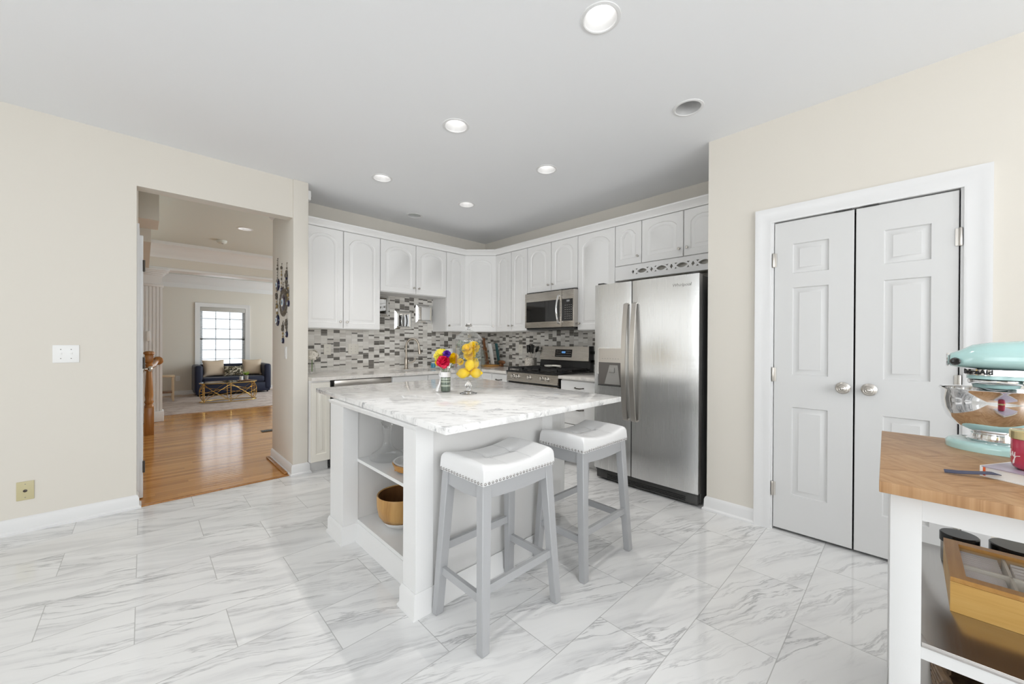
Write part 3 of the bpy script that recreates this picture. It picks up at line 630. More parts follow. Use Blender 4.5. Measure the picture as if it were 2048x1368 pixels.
def base_box(t, x0, x1, y0, y1, m=M_CAB):
    b = MB(); b.box(x0, x1, y0, y1, 0.10, CZ - 0.033); P('cabinet_box', b, m, t)
BFY = 3.83; BFX = 3.075
t = T('base_cabinet', 'cream white single door base cabinet beside the hall pillar', 'cabinet', (1.2, 4.1, 0), 'white base cabinets')
base_box(t, 1.112, 1.283, BFY, KY - 0.007); b = MB(); b.door((1.114, BFY - 0.021, 0.105), (1, 0, 0), (0, -1, 0), 0.165, 0.735, [(0.04, 0.13, 0.07, 0.67, 0)], 0.02); P('cabinet_door', b, M_CREAM, t)
b = MB(); b.box(1.112, 1.283, 3.89, KY - 0.01, 0.0, 0.10); P('toe_kick', b, M_ISLSH, t)
t = T('dishwasher', 'stainless steel dishwasher under the countertop left of the sink', 'dishwasher', (1.6, 4.1, 0))
b = MB(); b.box(1.287, 1.902, 3.86, KY - 0.01, 0.02, CZ - 0.034); P('body', b, M_BLACK, t)
b = MB(); b.box(1.318, 1.899, 3.815, 3.858, 0.775, CZ - 0.04, 0.004); P('control_strip', b, M_NICKEL, t)
b = MB(); b.box(1.318, 1.899, 3.820, 3.858, 0.11, 0.770, 0.004); P('front_panel', b, M_STEEL, t)
b = MB(); b.box(1.33, 1.89, 3.93, 3.95, 0.0, 0.10); P('toe_panel', b, M_BLACK, t)
def drawer_front(t, O, U, N, w, h, handle=True, nm='drawer'):
    b = MB(); b.door(O, U, N, w, h, [], 0.02); d = P(nm, b, M_CAB, t)
    if handle:
        O, U, N = V3(O), V3(U), V3(N); c = O + U * (w / 2) + Z3 * (h * 0.55); pts = [c + U * (-0.05) + N * 0.002, c + U * (-0.045) + N * 0.022, c + U * (-0.02) + N * 0.028 - Z3 * 0.004, c + U * 0.02 + N * 0.028 - Z3 * 0.004, c + U * 0.045 + N * 0.022, c + U * 0.05 + N * 0.002]
        h_ = MB(); h_.tube(pts, [0.006, 0.005, 0.006, 0.006, 0.005, 0.006], 8); P('pull_handle', h_, M_BRONZ2, d)
t = T('base_cabinet', 'white sink base cabinet mostly hidden behind the island', 'cabinet', (2.3, 4.1, 0), 'white base cabinets')
b = MB(); b.box(1.906, 2.775, BFY, KY - 0.007, 0.10, 0.64); b.box(1.906, 2.775, BFY, BFY + 0.02, 0.64, CZ - 0.033); P('cabinet_box', b, M_CAB, t)
for x0, x1 in ((1.91, 2.34), (2.346, 2.772)):
    drawer_front(t, (x0, BFY - 0.021, 0.705), (1, 0, 0), (0, -1, 0), x1 - x0, 0.14, False, 'false_drawer_front'); b = MB(); b.door((x0, BFY - 0.021, 0.105), (1, 0, 0), (0, -1, 0), x1 - x0, 0.59, [(0.055, x1 - x0 - 0.055, 0.06, 0.53, 0)]); P('cabinet_door', b, M_CAB, t)
b = MB(); b.box(1.906, 2.775, 3.93, 3.96, 0, 0.10); P('toe_kick', b, M_CAB, t)
t = T('base_cabinet', 'white corner base cabinet behind the island, left of stove', 'cabinet', (3.3, 3.9, 0), 'white base cabinets')
b = MB(); b.prism([(2.78, BFY), (BFX, BFY), (BFX, 3.247), (KX - 0.008, 3.247), (KX - 0.008, KY - 0.008), (2.78, KY - 0.008)], 0.10, CZ - 0.033); P('cabinet_box', b, M_CAB, t)
drawer_front(t, (BFX - 0.021, 3.80, 0.705), (0, -1, 0), (-1, 0, 0), 0.27, 0.14, False); drawer_front(t, (BFX - 0.021, 3.52, 0.705), (0, -1, 0), (-1, 0, 0), 0.268, 0.14, True)
for y in (3.80, 3.52):
    b = MB(); b.door((BFX - 0.021, y, 0.105), (0, -1, 0), (-1, 0, 0), 0.268, 0.59, [(0.05, 0.218, 0.06, 0.53, 0)]); P('cabinet_door', b, M_CAB, t)
b = MB(); b.box(3.15, 3.17, 3.25, 3.9, 0, 0.10); P('toe_kick', b, M_CAB, t)
t = T('base_cabinet', 'white base cabinet of stacked drawers between stove and fridge', 'cabinet', (3.4, 2.22, 0), 'white base cabinets')
base_box(t, BFX, KX - 0.008, 1.985, 2.455)
for z0, h in ((0.705, 0.14), (0.42, 0.275), (0.11, 0.30)): drawer_front(t, (BFX - 0.021, 2.452, z0), (0, -1, 0), (-1, 0, 0), 0.463, h)
b = MB(); b.box(3.15, 3.17, 1.985, 2.455, 0, 0.10); P('toe_kick', b, M_CAB, t)

# ------------------------------------------------------------------ stove
t = T('stove', 'stainless steel gas stove with black grates and five knobs', 'stove', (3.38, 2.86, 0))
SX = 3.05; y0, y1 = 2.482, 3.238
b = MB(); b.box(SX + 0.02, KX - 0.02, y0, y1, 0.02, 0.885); P('body', b, M_BLACK, t)
b = MB(); b.box(SX - 0.02, KX - 0.10, y0 - 0.004, y1 + 0.004, 0.885, 0.905, 0.006); P('cooktop', b, M_BLACK, t)
b = MB(); b.prism([(0, 0), (0.03, 0), (0.03, 0.10), (0.012, 0.10)], 0, y1 - y0, (SX - 0.012, y0, 0.785), X3, Z3, Y3); P('control_panel', b, M_STEELW, t)
for y in (3.135, 3.06, 2.883, 2.70, 2.625):
    k = MB(); k.lathe([(0, 0), (0.026, 0), (0.026, 0.006), (0.020, 0.010), (0.0195, 0.026), (0.017, 0.030), (0, 0.030)], (SX - 0.006, y, 0.838), 24, rot((-1, 0, 0.15))); k.obox((SX - 0.036, y, 0.842), Y3, Z3, X3, 0.004, 0.018, 0.005, 0.001); P('knob', k, M_NICKEL, t)
b = MB(); b.box(SX - 0.01, SX + 0.03, y0 + 0.003, y1 - 0.003, 0.21, 0.765, 0.004); d = P('oven_door', b, M_STEELW, t)
h = MB(); h.tube([(SX - 0.01, y0 + 0.05, 0.725), (SX - 0.055, y0 + 0.055, 0.725), (SX - 0.055, y1 - 0.055, 0.725), (SX - 0.01, y1 - 0.05, 0.725)], 0.012, 10); P('oven_handle', h, M_CHROME, d)
h = MB(); h.box(SX - 0.012, SX - 0.009, y0 + 0.10, y1 - 0.10, 0.32, 0.62); P('oven_window', h, M_BGLASS, d)
b = MB(); b.box(SX, SX + 0.03, y0 + 0.003, y1 - 0.003, 0.04, 0.20, 0.004); P('bottom_drawer', b, M_STEELW, t)
for i in range(3):
    ga, gb = y0 + 0.012 + i * 0.2465, y0 + 0.012 + (i + 1) * 0.2465 - 0.006; g = MB(); za, zb = 0.925, 0.940; xa, xb = SX + 0.0, KX - 0.13
    for y in (ga, gb - 0.012): g.box(xa, xb, y, y + 0.012, za, zb)
    for k in range(2 if i == 1 else 7):
        x = xa + (xb - xa - 0.012) * k / ((2 if i == 1 else 7) - 1); g.box(x, x + 0.012, ga, gb, za, zb)
    if i == 1:
        for x in (xa + 0.14, xa + 0.28, xa + 0.42): g.box(x, x + 0.012, ga, gb, za, zb)
        g.box(xa, xb, (ga + gb) / 2 - 0.006, (ga + gb) / 2 + 0.006, za, zb)
    for x in (xa, xb - 0.012):
        for y in (ga, gb - 0.012): g.box(x, x + 0.012, y, y + 0.012, 0.905, za)
    P('grate', g, M_IRON, t)
for x, y, r in ((3.18, 2.60, 0.04), (3.42, 2.60, 0.035), (3.30, 2.86, 0.05), (3.18, 3.11, 0.045), (3.42, 3.11, 0.035)):
    g = MB(); g.lathe([(0, 0.012), (r, 0.012), (r * 1.05, 0.006), (r * 1.2, 0)], (x, y, 0.905), 20); P('burner', g, M_IRON, t)
b = MB(); b.prism([(0, 0), (0.08, 0), (0.08, 0.14), (0.03, 0.14)], 0, y1 - y0, (KX - 0.10, y0, 0.885), X3, Z3, Y3); P('backguard_base', b, M_BLACK, t)
b = MB(); b.prism([(0, 0), (0.045, 0), (0.045, 0.165), (0.028, 0.165)], 0, y1 - y0 - 0.02, (KX - 0.095, y0 + 0.02, 1.015), X3, Z3, Y3); bg = P('backguard', b, M_STEELW, t)
bn = V3((-0.165, 0, 0.028)).normalized(); bu = V3((0.028, 0, 0.165)).normalized(); bc = V3((KX - 0.095 + 0.014, 0, 1.015 + 0.0825))
h = MB(); h.obox(bc + Y3 * 2.868 + bn * 0.001, Y3, bu, bn, 0.125, 0.046, 0.002); cp = P('clock_panel', h, M_BGLASS, bg)
h = MB(); h.obox(bc + Y3 * 2.865 + bu * 0.012 + bn * 0.003, Y3, bu, bn, 0.028, 0.012, 0.0008); P('clock_display', h, M_LED, cp)
h = MB()
for i in range(12):
    for j in (-0.028, 0.0, 0.026):
        if j > -0.02 and 3 < i < 8: continue
        h.obox(bc + Y3 * (2.762 + i * 0.0187) + bu * j + bn * 0.003, Y3, bu, bn, 0.0055, 0.0018, 0.0006)
P('key_marking', h, M_MARK, cp)
b = MB(); b.box(KX - 0.09, KX - 0.02, y0, y0 + 0.018, 1.0, 1.185); P('backguard_end', b, M_BLACK, t)
# spoon rest
t = T('spoon_rest', 'pale stone spoon rest lying on the stove grates', 'spoon rest', (3.42, 2.86, 0.941))
b = MB(); b.lathe([(0, 0), (0.045, 0), (0.055, 0.006), (0.058, 0.020), (0.052, 0.020), (0.045, 0.010), (0, 0.008)], (3.42, 2.92, 0.941), 24); P('dish', b, M_CREAM, t)
b = MB(); b.tube([(3.42, 2.87, 0.955), (3.42, 2.82, 0.957), (3.42, 2.75, 0.953)], [0.012, 0.012, 0.014], 10); P('handle', b, M_CREAM, t)

# ------------------------------------------------------------------ microwave
t = T('microwave', 'stainless steel microwave under the cabinets above the stove', 'microwave', (3.5, 2.86, 1.385)); MX = 3.30; ya, yb = 2.440, 3.203
b = MB(); b.box(MX + 0.025, KX - 0.008, 2.488, 3.198, 1.385, 1.812); P('body', b, M_BLACK, t)
b = MB(); b.box(MX, MX + 0.03, 2.645, yb, 1.395, 1.80, 0.005); d = P('door', b, M_STEELW, t)
h = MB(); h.box(MX - 0.0015, MX + 0.002, 2.675, 3.178, 1.462, 1.70); P('window', h, M_BGLASS, d)
h = MB(); h.tube([(MX + 0.004, 2.675, 1.745), (MX - 0.02, 2.68, 1.735)] + [(MX - 0.02 - 0.03 * math.sin(PI * k / 8), 2.68, 1.735 - 0.29 * k / 8) for k in range(1, 8)] + [(MX - 0.02, 2.68, 1.445), (MX + 0.004, 2.675, 1.435)], 0.011, 10); P('handle', h, M_CHROME, d)
b = MB(); b.box(MX, MX + 0.03, 2.478, 2.643, 1.395, 1.80, 0.005); cp = P('control_panel', b, M_STEELW, t)
h = MB(); h.box(MX - 0.0015, MX + 0.002, 2.492, 2.64, 1.462, 1.70); kp = P('keypad', h, M_BGLASS, cp)
h = MB(); h.box(MX - 0.0025, MX - 0.001, 2.535, 2.575, 1.668, 1.688); P('display', h, M_LCD, kp)
h = MB()
for i in range(7):
    for j in range(4): h.box(MX - 0.0022, MX - 0.001, 2.508 + j * 0.027, 2.516 + j * 0.027, 1.485 + i * 0.024, 1.490 + i * 0.024)
P('key_marking', h, M_MARK, kp)
b = MB(); b.box(MX - 0.004, MX + 0.10, 2.476, 2.4785, 1.395, 1.80); P('side_trim', b, M_NICKEL, t)
b = MB(); b.box(MX + 0.03, KX - 0.05, 2.50, 3.19, 1.372, 1.385); P('vent_grille', b, M_DARKMET, t)

# ------------------------------------------------------------------ fridge
t = T('fridge', 'side by side stainless steel fridge with ice dispenser beside the pantry wall', 'fridge', (3.3, 1.53, 0))
FX = 2.935; fa, fb = 1.072, 1.972; fs = 1.61
b = MB(); b.box(FX + 0.075, KX - 0.02, fa + 0.004, fb - 0.004, 0.02, 1.735, 0.004); P('case', b, M_FSIDE, t)
def fdoor(nm, a, c):
    b = MB(); n = 14; poly = [(a, 0.07), (c, 0.07)]
    for k in range(n + 1):
        u = k / n; y = c + (a - c) * u; poly.append((y, 0.007 * (2 * u - 1) ** 6))
    b.prism(poly, 0.105, 1.74, (FX, 0, 0), Y3, X3, Z3); return P(nm, b, M_STEEL, t, smooth=30)
dr = fdoor('fridge_door', fa, fs - 0.004); dl = fdoor('freezer_door', fs + 0.004, fb)
def fhandle(par, y):
    h = MB(); sec = [(-0.020, -0.006), (0.020, -0.006), (0.020, 0.004), (0.012, 0.007), (-0.012, 0.007), (-0.020, 0.004)]
    pts = [(FX + 0.004, y, 1.555), (FX - 0.02, y, 1.545)] + [(FX - 0.022 - 0.04 * math.sin(PI * k / 14), y, 1.535 - 0.945 * k / 14) for k in range(15)] + [(FX - 0.02, y, 0.580), (FX + 0.004, y, 0.572)]
    h.tube(pts, 1.0, sec=sec, up=(0, 1, 0)); P('handle', h, M_NICKEL, par, smooth=30)
fhandle(dr, 1.575); fhandle(dl, 1.65)
# dispenser
h = MB(); rr = []
def rrect(u0, u1, v0, v1, r, n=5):
    out = []
    for cx, cy, a0 in ((u1 - r, v1 - r, 0), (u0 + r, v1 - r, PI / 2), (u0 + r, v0 + r, PI), (u1 - r, v0 + r, 1.5 * PI)):
        for k in range(n + 1): a = a0 + PI / 2 * k / n; out.append((cx + r * math.cos(a), cy + r * math.sin(a)))
    return out
o_ = rrect(1.695, 1.932, 0.838, 1.182, 0.018); i_ = rrect(1.702, 1.925, 0.845, 1.175, 0.013)
h.fill(o_, [i_], (FX - 0.003, 0, 0), Y3, Z3); r = bmesh.ops.extrude_face_region(h.bm, geom=list(h.bm.faces)); bmesh.ops.translate(h.bm, verts=[v for v in r['geom'] if isinstance(v, bmesh.types.BMVert)], vec=(0.004, 0, 0)); P('dispenser_bezel', h, M_CHROME, dl)
h = MB(); h.box(FX - 0.002, FX + 0.0005, 1.703, 1.924, 1.052, 1.174); ip = P('dispenser_panel', h, M_NICKEL, dl)
h = MB()
for k in range(7): h.box(FX - 0.0026, FX - 0.0015, 1.725 + k * 0.026, 1.735 + k * 0.026, 1.083, 1.088)
P('panel_marking', h, M_GREYP, ip)
h = MB(); h.box(FX - 0.0012, FX + 0.0008, 1.703, 1.924, 0.846, 1.052); P('dispenser_recess', h, M_DISP, dl)
h = MB(); h.prism([(1.735, 1.03), (1.815, 1.03), (1.865, 0.862), (1.712, 0.862)], -0.003, -0.001, (FX, 0, 0), Y3, Z3, X3); P('dispenser_chute', h, M_GREYP, dl)
h = MB(); h.obox((FX - 0.008, 1.79, 0.985), Y3, Z3, X3, 0.026, 0.022, 0.005, 0.002); P('dispenser_paddle', h, M_GREYP, dl)
h = MB(); h.box(FX - 0.012, FX + 0.0005, 1.703, 1.924, 0.846, 0.858); P('drip_tray', h, M_DARKMET, dl)
h = MB(); h.text('Whirlpool', 0.034, (FX - 0.0008, 1.27, 1.655), (0, -1, 0), (0, 0, 1), 0.0008, shear=0.2); P('lettering', h, M_GREYP, dr)
b = MB(); b.box(FX + 0.03, FX + 0.08, fa + 0.01, fb - 0.01, 0.015, 0.095, 0.008); P('base_grille', b, M_DARKMET, t)
b = MB()
for k in range(3): b.box(FX + 0.026, FX + 0.031, fa + 0.10, fb - 0.12, 0.028 + k * 0.014, 0.034 + k * 0.014)
P('grille_slots', b, M_BLACK, t)
for y in (fa + 0.05, fs, fb - 0.05):
    b = MB(); b.box(FX + 0.02, FX + 0.06, y - 0.04, y + 0.04, 0.085, 0.103, 0.003); P('lower_hinge', b, M_DARKMET, t)
for y in (fa + 0.05, fb - 0.05):
    b = MB(); b.box(FX + 0.02, FX + 0.12, y - 0.03, y + 0.03, 1.741, 1.757, 0.004); P('hinge_cover', b, M_DARKMET, t)

# ------------------------------------------------------------------ island
t = T('kitchen_island', 'white kitchen island with open end shelves under the countertop', 'island', (1.4, 2.05, 0))
ax, ay0, ay1, axr = 0.868, 1.51, 2.58, 1.80; IT = 0.853; cy0, cy1 = 1.622, 2.362
b = MB()
b.box(ax + 0.0, ax + 0.09, cy0 - 0.112, cy0, 0.0, IT); b.box(ax, ax + 0.09, cy1, ay1, 0, IT)
b.box(ax, ax + 0.09, cy0, cy1, IT - 0.022, IT)
P('corner_post', b, M_ISL, t)
b = MB(); b.box(ax + 0.088, axr - 0.02, ay0 + 0.004, cy0 - 0.004, 0, IT); b.box(ax + 0.088, 1.45, cy1 + 0.004, ay1 - 0.004, 0, IT); b.box(1.40, 1.46, cy0 - 0.004, cy1 + 0.004, 0, IT)
P('shelf_surround', b, M_ISLSH, t)
b = MB(); b.box(1.46, axr, cy0, ay1 - 0.004, 0.0, IT); b.box(axr - 0.09, axr, ay0, cy0, 0, IT); P('cabinet_body', b, M_ISL, t)
b = MB(); b.box(axr, 2.15, 1.69, 2.86, 0.10, IT); P('drawer_unit', b, M_ISL, t)
b = MB(); b.box(axr, 2.08, 1.74, 2.80, 0.0, 0.10); P('toe_kick', b, M_ISLSH, t)
b = MB(); b.box(axr + 0.05, 2.10, 1.682, 1.69, 0.16, 0.79, 0.003); b.box(axr + 0.09, 2.06, 1.676, 1.683, 0.20, 0.75, 0.003); P('end_panel', b, M_ISL, t)
b = MB(); b.box(ax + 0.088, 1.40, cy0 - 0.003, cy1 + 0.003, 0.0, 0.125); P('bottom_shelf', b, M_ISL, t)
b = MB(); b.box(0.955, 1.40, cy0 - 0.003, cy1 + 0.003, 0.482, 0.50); P('middle_shelf', b, M_ISL, t)
PL = [(0, 0), (0.020, 0), (0.020, 0.010), (0.012, 0.020), (0.012, 0.085), (0.004, 0.105), (0, 0.105)]
b = MB(); mp = [(-o, h) for o, h in PL][::-1]
b.sweep([(axr, 1.69), (axr, ay0), (ax, ay0), (ax, cy0), (ax + 0.088, cy0), (ax + 0.088, cy1), (ax, cy1), (ax, ay1), (1.45, ay1)], PL); P('plinth_moulding', b, M_ISL, t)
b = MB(); cr = [(0, 0), (0.004, 0), (0.010, 0.012), (0.012, 0.022), (0, 0.022)]
b.sweep([(ax + 0.05, ay0 + 0.0), (ax, ay0), (ax, ay1)], [(-o, h) for o, h in cr][::-1] if False else cr, (0, 0, IT - 0.023)); P('cove_moulding', b, M_ISL, t)
b = MB(); q = [(0.857, 1.262), (2.158, 1.250), (2.285, 2.99), (0.903, 2.988)]
b.prism(q, IT + 0.0005, 0.885); bmesh.ops.bevel(b.bm, geom=[e for e in b.bm.edges], offset=0.004, segments=2, profile=0.5, affect='EDGES')
o = P('island_countertop', b, M_CTR, None, (1.55, 2.1, IT)); tag(o, 'thick white speckled quartz countertop on the island', 'countertop')

# ------------------------------------------------------------------ bar stools
def make_stool(label):
    t = T('bar_stool', label, 'stool', (0, 0, 0), 'bar stools at the island')
    hw, hd, zs = 0.215, 0.150, 0.650
    foot = lambda sx, sy: V3((sx * 0.222, sy * 0.160, 0)); top = lambda sx, sy: V3((sx * 0.188, sy * 0.122, zs))
    at = lambda sx, sy, z: foot(sx, sy).lerp(top(sx, sy), z / zs)
    sq = [(-1, -1), (1, -1), (1, 1), (-1, 1)]
    for sx in (-1, 1):
        for sy in (-1, 1):
            b = MB(); f, g = foot(sx, sy), top(sx, sy); lo = [b.bm.verts.new(f + V3((u * 0.020, v * 0.018, 0))) for u, v in sq]; hi = [b.bm.verts.new(g + V3((u * 0.024, v * 0.022, 0))) for u, v in sq]
            b.bm.faces.new(lo[::-1]); b.bm.faces.new(hi)
            for k in range(4): b.bm.faces.new((lo[k], lo[(k + 1) % 4], hi[(k + 1) % 4], hi[k]))
            bmesh.ops.bevel(b.bm, geom=list(b.bm.edges), offset=0.003, segments=1, affect='EDGES'); P('leg', b, M_STOOLW, t)
    for sy, z in ((-1, 0.235), (1, 0.30)):
        b = MB(); a, c = at(-1, sy, z), at(1, sy, z); b.tube([a, c], 1.0, sec=[(-0.017, -0.009), (0.017, -0.009), (0.017, 0.009), (-0.017, 0.009)], up=(0, 0, 1)); P('stretcher', b, M_STOOLW, t)
    for sx in (-1, 1):
        b = MB(); a, c = at(sx, -1, 0.20), at(sx, 1, 0.20); b.tube([a, c], 1.0, sec=[(-0.017, -0.009), (0.017, -0.009), (0.017, 0.009), (-0.017, 0.009)], up=(0, 0, 1)); P('stretcher', b, M_STOOLW, t)
    def apron(a, c, nrm):
        b = MB(); a, c = V3(a), V3(c); n = 12; lo = []; 
        for k in range(n + 1):
            p = a.lerp(c, k / n); arc = -0.007 * math.sin(PI * k / n)
            lo.append((p, zs - 0.058 + arc))
        nv = V3(nrm) * 0.009; F = [b.bm.verts.new((p.x + nv.x, p.y + nv.y, z)) for p, z in lo] + [b.bm.verts.new((p.x + nv.x, p.y + nv.y, zs)) for p, z in reversed(lo)]
        G = [b.bm.verts.new((v.co.x - 2 * nv.x, v.co.y - 2 * nv.y, v.co.z)) for v in F]
        m = len(F)
        for k in range(m): b.bm.faces.new((F[k], F[(k + 1) % m], G[(k + 1) % m], G[k]))
        for k in range(n):
            b.bm.faces.new((F[k], F[k + 1], F[m - 2 - k], F[m - 1 - k])); b.bm.faces.new((G[k + 1], G[k], G[m - 1 - k], G[m - 2 - k]))
        P('apron', b, M_STOOLW, t, smooth=20)
    apron((-0.17, -0.132, 0), (0.17, -0.132, 0), (0, -1, 0)); apron((-0.17, 0.132, 0), (0.17, 0.132, 0), (0, 1, 0))
    apron((-0.197, -0.105, 0), (-0.197, 0.105, 0), (-1, 0, 0)); apron((0.197, -0.105, 0), (0.197, 0.105, 0), (1, 0, 0))
    # saddle cushion
    nx, ny = 36, 26; b = MB(); grid = []
    def rect_r(u, v):
        return u, v
    def ztop(x, y):
        s = 0.052 + 0.030 * (x / hw) ** 2 - 0.004
        s *= 1 - 0.10 * (y / hd) ** 2
        s -= 0.006 * math.exp(-(abs(x) - 0.075) ** 2 / 0.00006) * 0.35 + 0.004 * math.exp(-y * y / 0.0004) * (1 if abs(x) < 0.075 else 0.3)
        for px in (-0.075, 0.075): s -= 0.009 * math.exp(-((x - px) ** 2 + y * y) / 0.0005)
        return s
    for i in range(nx + 1):
        row = []
        for j in range(ny + 1):
            x = hw * math.sin(PI / 2 * (2 * i / nx - 1)); y = hd * math.sin(PI / 2 * (2 * j / ny - 1))
            ex = 1 - abs(x) / hw; ey = 1 - abs(y) / hd
            edge = min(1.0, min(ex * hw, ey * hd) / 0.022); rnd = math.sqrt(max(0, 1 - (1 - edge) ** 2))
            row.append(b.bm.verts.new((x, y, zs + 0.012 + (ztop(x, y) - 0.0) * (0.55 + 0.45 * rnd))))
        grid.append(row)
    for i in range(nx):
        for j in range(ny): b.bm.faces.new((grid[i][j], grid[i + 1][j], grid[i + 1][j + 1], grid[i][j + 1]))
    ring = [grid[i][0] for i in range(nx + 1)] + [grid[nx][j] for j in range(1, ny + 1)] + [grid[i][ny] for i in range(nx - 1, -1, -1)] + [grid[0][j] for j in range(ny - 1, 0, -1)]
    low = [b.bm.verts.new((v.co.x * 1.012, v.co.y * 1.016, zs + 0.012)) for v in ring]; low2 = [b.bm.verts.new((v.co.x * 1.006, v.co.y * 1.008, zs)) for v in ring]
    for A, B in ((ring, low), (low, low2)):
        for k in range(len(A)): b.bm.faces.new((A[k], B[k], B[(k + 1) % len(A)], A[(k + 1) % len(A)]))
    b.bm.faces.new(low2)
    seat = P('seat', b, M_LEATH, t, smooth=60)
    b = MB(); W_, D_ = hw * 1.012, hd * 1.016
    pts = [(-W_ + 2 * W_ * (k + 0.5) / 22, s * D_, zs + 0.009, (0, s, 0)) for k in range(22) for s in (-1, 1)] + [(s * W_, -D_ + 2 * D_ * (k + 0.5) / 15, zs + 0.009, (s, 0, 0)) for k in range(15) for s in (-1, 1)]
    for x, y, z, n in pts: b.lathe([(0.0062, -0.001), (0.0058, 0.002), (0.0035, 0.0045), (0, 0.0055)], (x, y, z), 8, rot(n))
    P('nailhead_trim', b, M_NAIL, seat)
    b = MB()
    for px in (-0.075, 0.075):
        L = [(px, -hd + 2 * hd * k / 20, 0) for k in range(21)]; b.tube([(x, y * 0.985, zs + 0.0125 + ztop(x, y) * (0.55 + 0.45 * math.sqrt(max(0, 1 - (1 - min(1, (hd - abs(y)) / 0.022)) ** 2)))) for x, y, _ in L], 0.0012, 5)
    L = [(-0.075 + 0.15 * k / 10, 0) for k in range(11)]; b.tube([(x, y, zs + 0.0125 + ztop(x, y)) for x, y in L], 0.0012, 5)
    P('stitching', b, M_STITCH, seat)
    return t
s1 = make_stool('grey legged stool with white saddle seat, nearer the camera')
s2 = copy_tree(s1, (1.846, 1.308, 0), 'grey legged stool with white saddle seat, nearer the fridge')
s1.location = (1.182, 1.312, 0)

# ------------------------------------------------------------------ things on and in the island
def lemon(c, ax):
    b = MB(); pr = [(0, -0.044), (0.006, -0.041), (0.010, -0.036)] + [(0.033 * math.cos(a), 0.036 * math.sin(a)) for a in [(-60 + 12 * k) * PI / 180 for k in range(11)]] + [(0.010, 0.037), (0.006, 0.043), (0, 0.045)]
    b.lathe(pr, c, 20, rot(ax)); return b
def bloom(c, r, m, name, par=None, layers=5, n0=16, nrm=(0, 0, 1), wd=0.5, curl=0.3, label=None):
    b = MB(); R = rot(nrm)
    for L in range(layers):
        el = (L / max(1, layers - 1)) * 1.35 - 0.15; n = max(5, int(n0 * math.cos(max(0, el)) + 3)); rr = r * (1 - 0.12 * L / layers)
        for k in range(n):
            az = 2 * PI * (k + 0.5 * (L % 2)) / n + random.uniform(-0.1, 0.1); d = V3((math.cos(az) * math.cos(el), math.sin(az) * math.cos(el), math.sin(el))); sd = V3((-math.sin(az), math.cos(az), 0)); up = d.cross(sd) * -1
            w = wd * rr * math.cos(max(0, el) * 0.6) * 0.55
            P0 = d * rr * 0.15; P1 = d * rr * 0.65 + up * rr * 0.10; P2 = d * rr * random.uniform(0.92, 1.05) + up * rr * curl * random.uniform(-0.2, 0.6)
            vs = [b.bm.verts.new(V3(c) + R @ p) for p in (P0 - sd * w * 0.3, P0 + sd * w * 0.3, P1 + sd * w, P1 - sd * w, P2 + sd * w * 0.5, P2 - sd * w * 0.5)]
            b.bm.faces.new((vs[0], vs[1], vs[2], vs[3])); b.bm.faces.new((vs[3], vs[2], vs[4], vs[5]))
    return b
JX, JY, IZ = 1.541, 2.01, 0.8852
t = T('apothecary_jar', 'tall footed glass jar with lid, holding lemons on the island', 'jar', (JX, JY, IZ))
b = MB(); b.lathe([(0, 0.0005), (0.055, 0.0005), (0.056, 0.004), (0.040, 0.010), (0.016, 0.020), (0.013, 0.030), (0.022, 0.045), (0.024, 0.056), (0.016, 0.070), (0.014, 0.078), (0.030, 0.086), (0, 0.088)], (JX, JY, IZ), 32); P('foot', b, M_SOLID, t)
b = MB(); b.lathe([(0, 0.088), (0.055, 0.089), (0.090, 0.096), (0.094, 0.100), (0.086, 0.104), (0.0855, 0.34), (0.088, 0.346)], (JX, JY, IZ), 48); P('body', b, M_JARG, t)
b = MB(); b.lathe([(0.084, 0.342), (0.084, 0.348), (0.096, 0.350), (0.097, 0.355), (0.088, 0.362), (0.070, 0.385), (0.045, 0.404), (0.020, 0.414), (0.008, 0.419)], (JX, JY, IZ), 40); ld_ = P('lid', b, M_JARG, t)
b = MB(); b.lathe([(0, 0.4185), (0.012, 0.419), (0.009, 0.424), (0.012, 0.430), (0.020, 0.438), (0.022, 0.447), (0.016, 0.458), (0, 0.462)], (JX, JY, IZ), 32); P('lid_knob', b, M_SOLID, ld_)
for i, (dx, dy, dz, ax, lb) in enumerate([(-0.046, 0.000, 0.140, (0.8, -0.6, 0.1), 'whole lemon at the bottom left of the glass jar'), (0.030, -0.040, 0.140, (0.8, -0.6, 0.0), 'whole lemon at the bottom right of the glass jar'),
        (-0.012, -0.030, 0.196, (0.4, 0.2, 0.9), 'whole lemon in the middle of the glass jar'), (0.044, -0.002, 0.198, (0.3, -0.3, 0.9), 'whole lemon high at the right inside the glass jar'), (0.016, 0.047, 0.140, (1, 0.4, 0.1), 'whole lemon at the back of the glass jar bottom')]):
    o = P('lemon', lemon((JX + dx, JY + dy, IZ + dz - 0.005), ax), M_LEMON, None, (JX + dx, JY + dy, IZ + dz - 0.005), 70); tag(o, lb, 'lemon', 'lemons in the glass jar')
for dx, dy, dz, rr, lb in ((0.000, -0.012, 0.262, 0.040, 'yellow silk bloom lower inside the glass jar'), (-0.018, -0.010, 0.297, 0.036, 'yellow silk bloom at the left inside the glass jar'), (0.026, -0.020, 0.310, 0.040, 'yellow silk bloom at the top inside the glass jar'), (-0.052, 0.02, 0.215, 0.022, 'small yellow silk bloom against the left glass of the jar')):
    c = (JX + dx, JY + dy, IZ + dz - 0.005); o = P('silk_flower', bloom(c, rr, M_YEL, '', layers=6, n0=13, nrm=(-0.6, -0.7, 0.4), wd=1.0), M_YEL, None, c, 0); tag(o, lb, 'flower', 'yellow silk flowers in the jar')
b = MB()
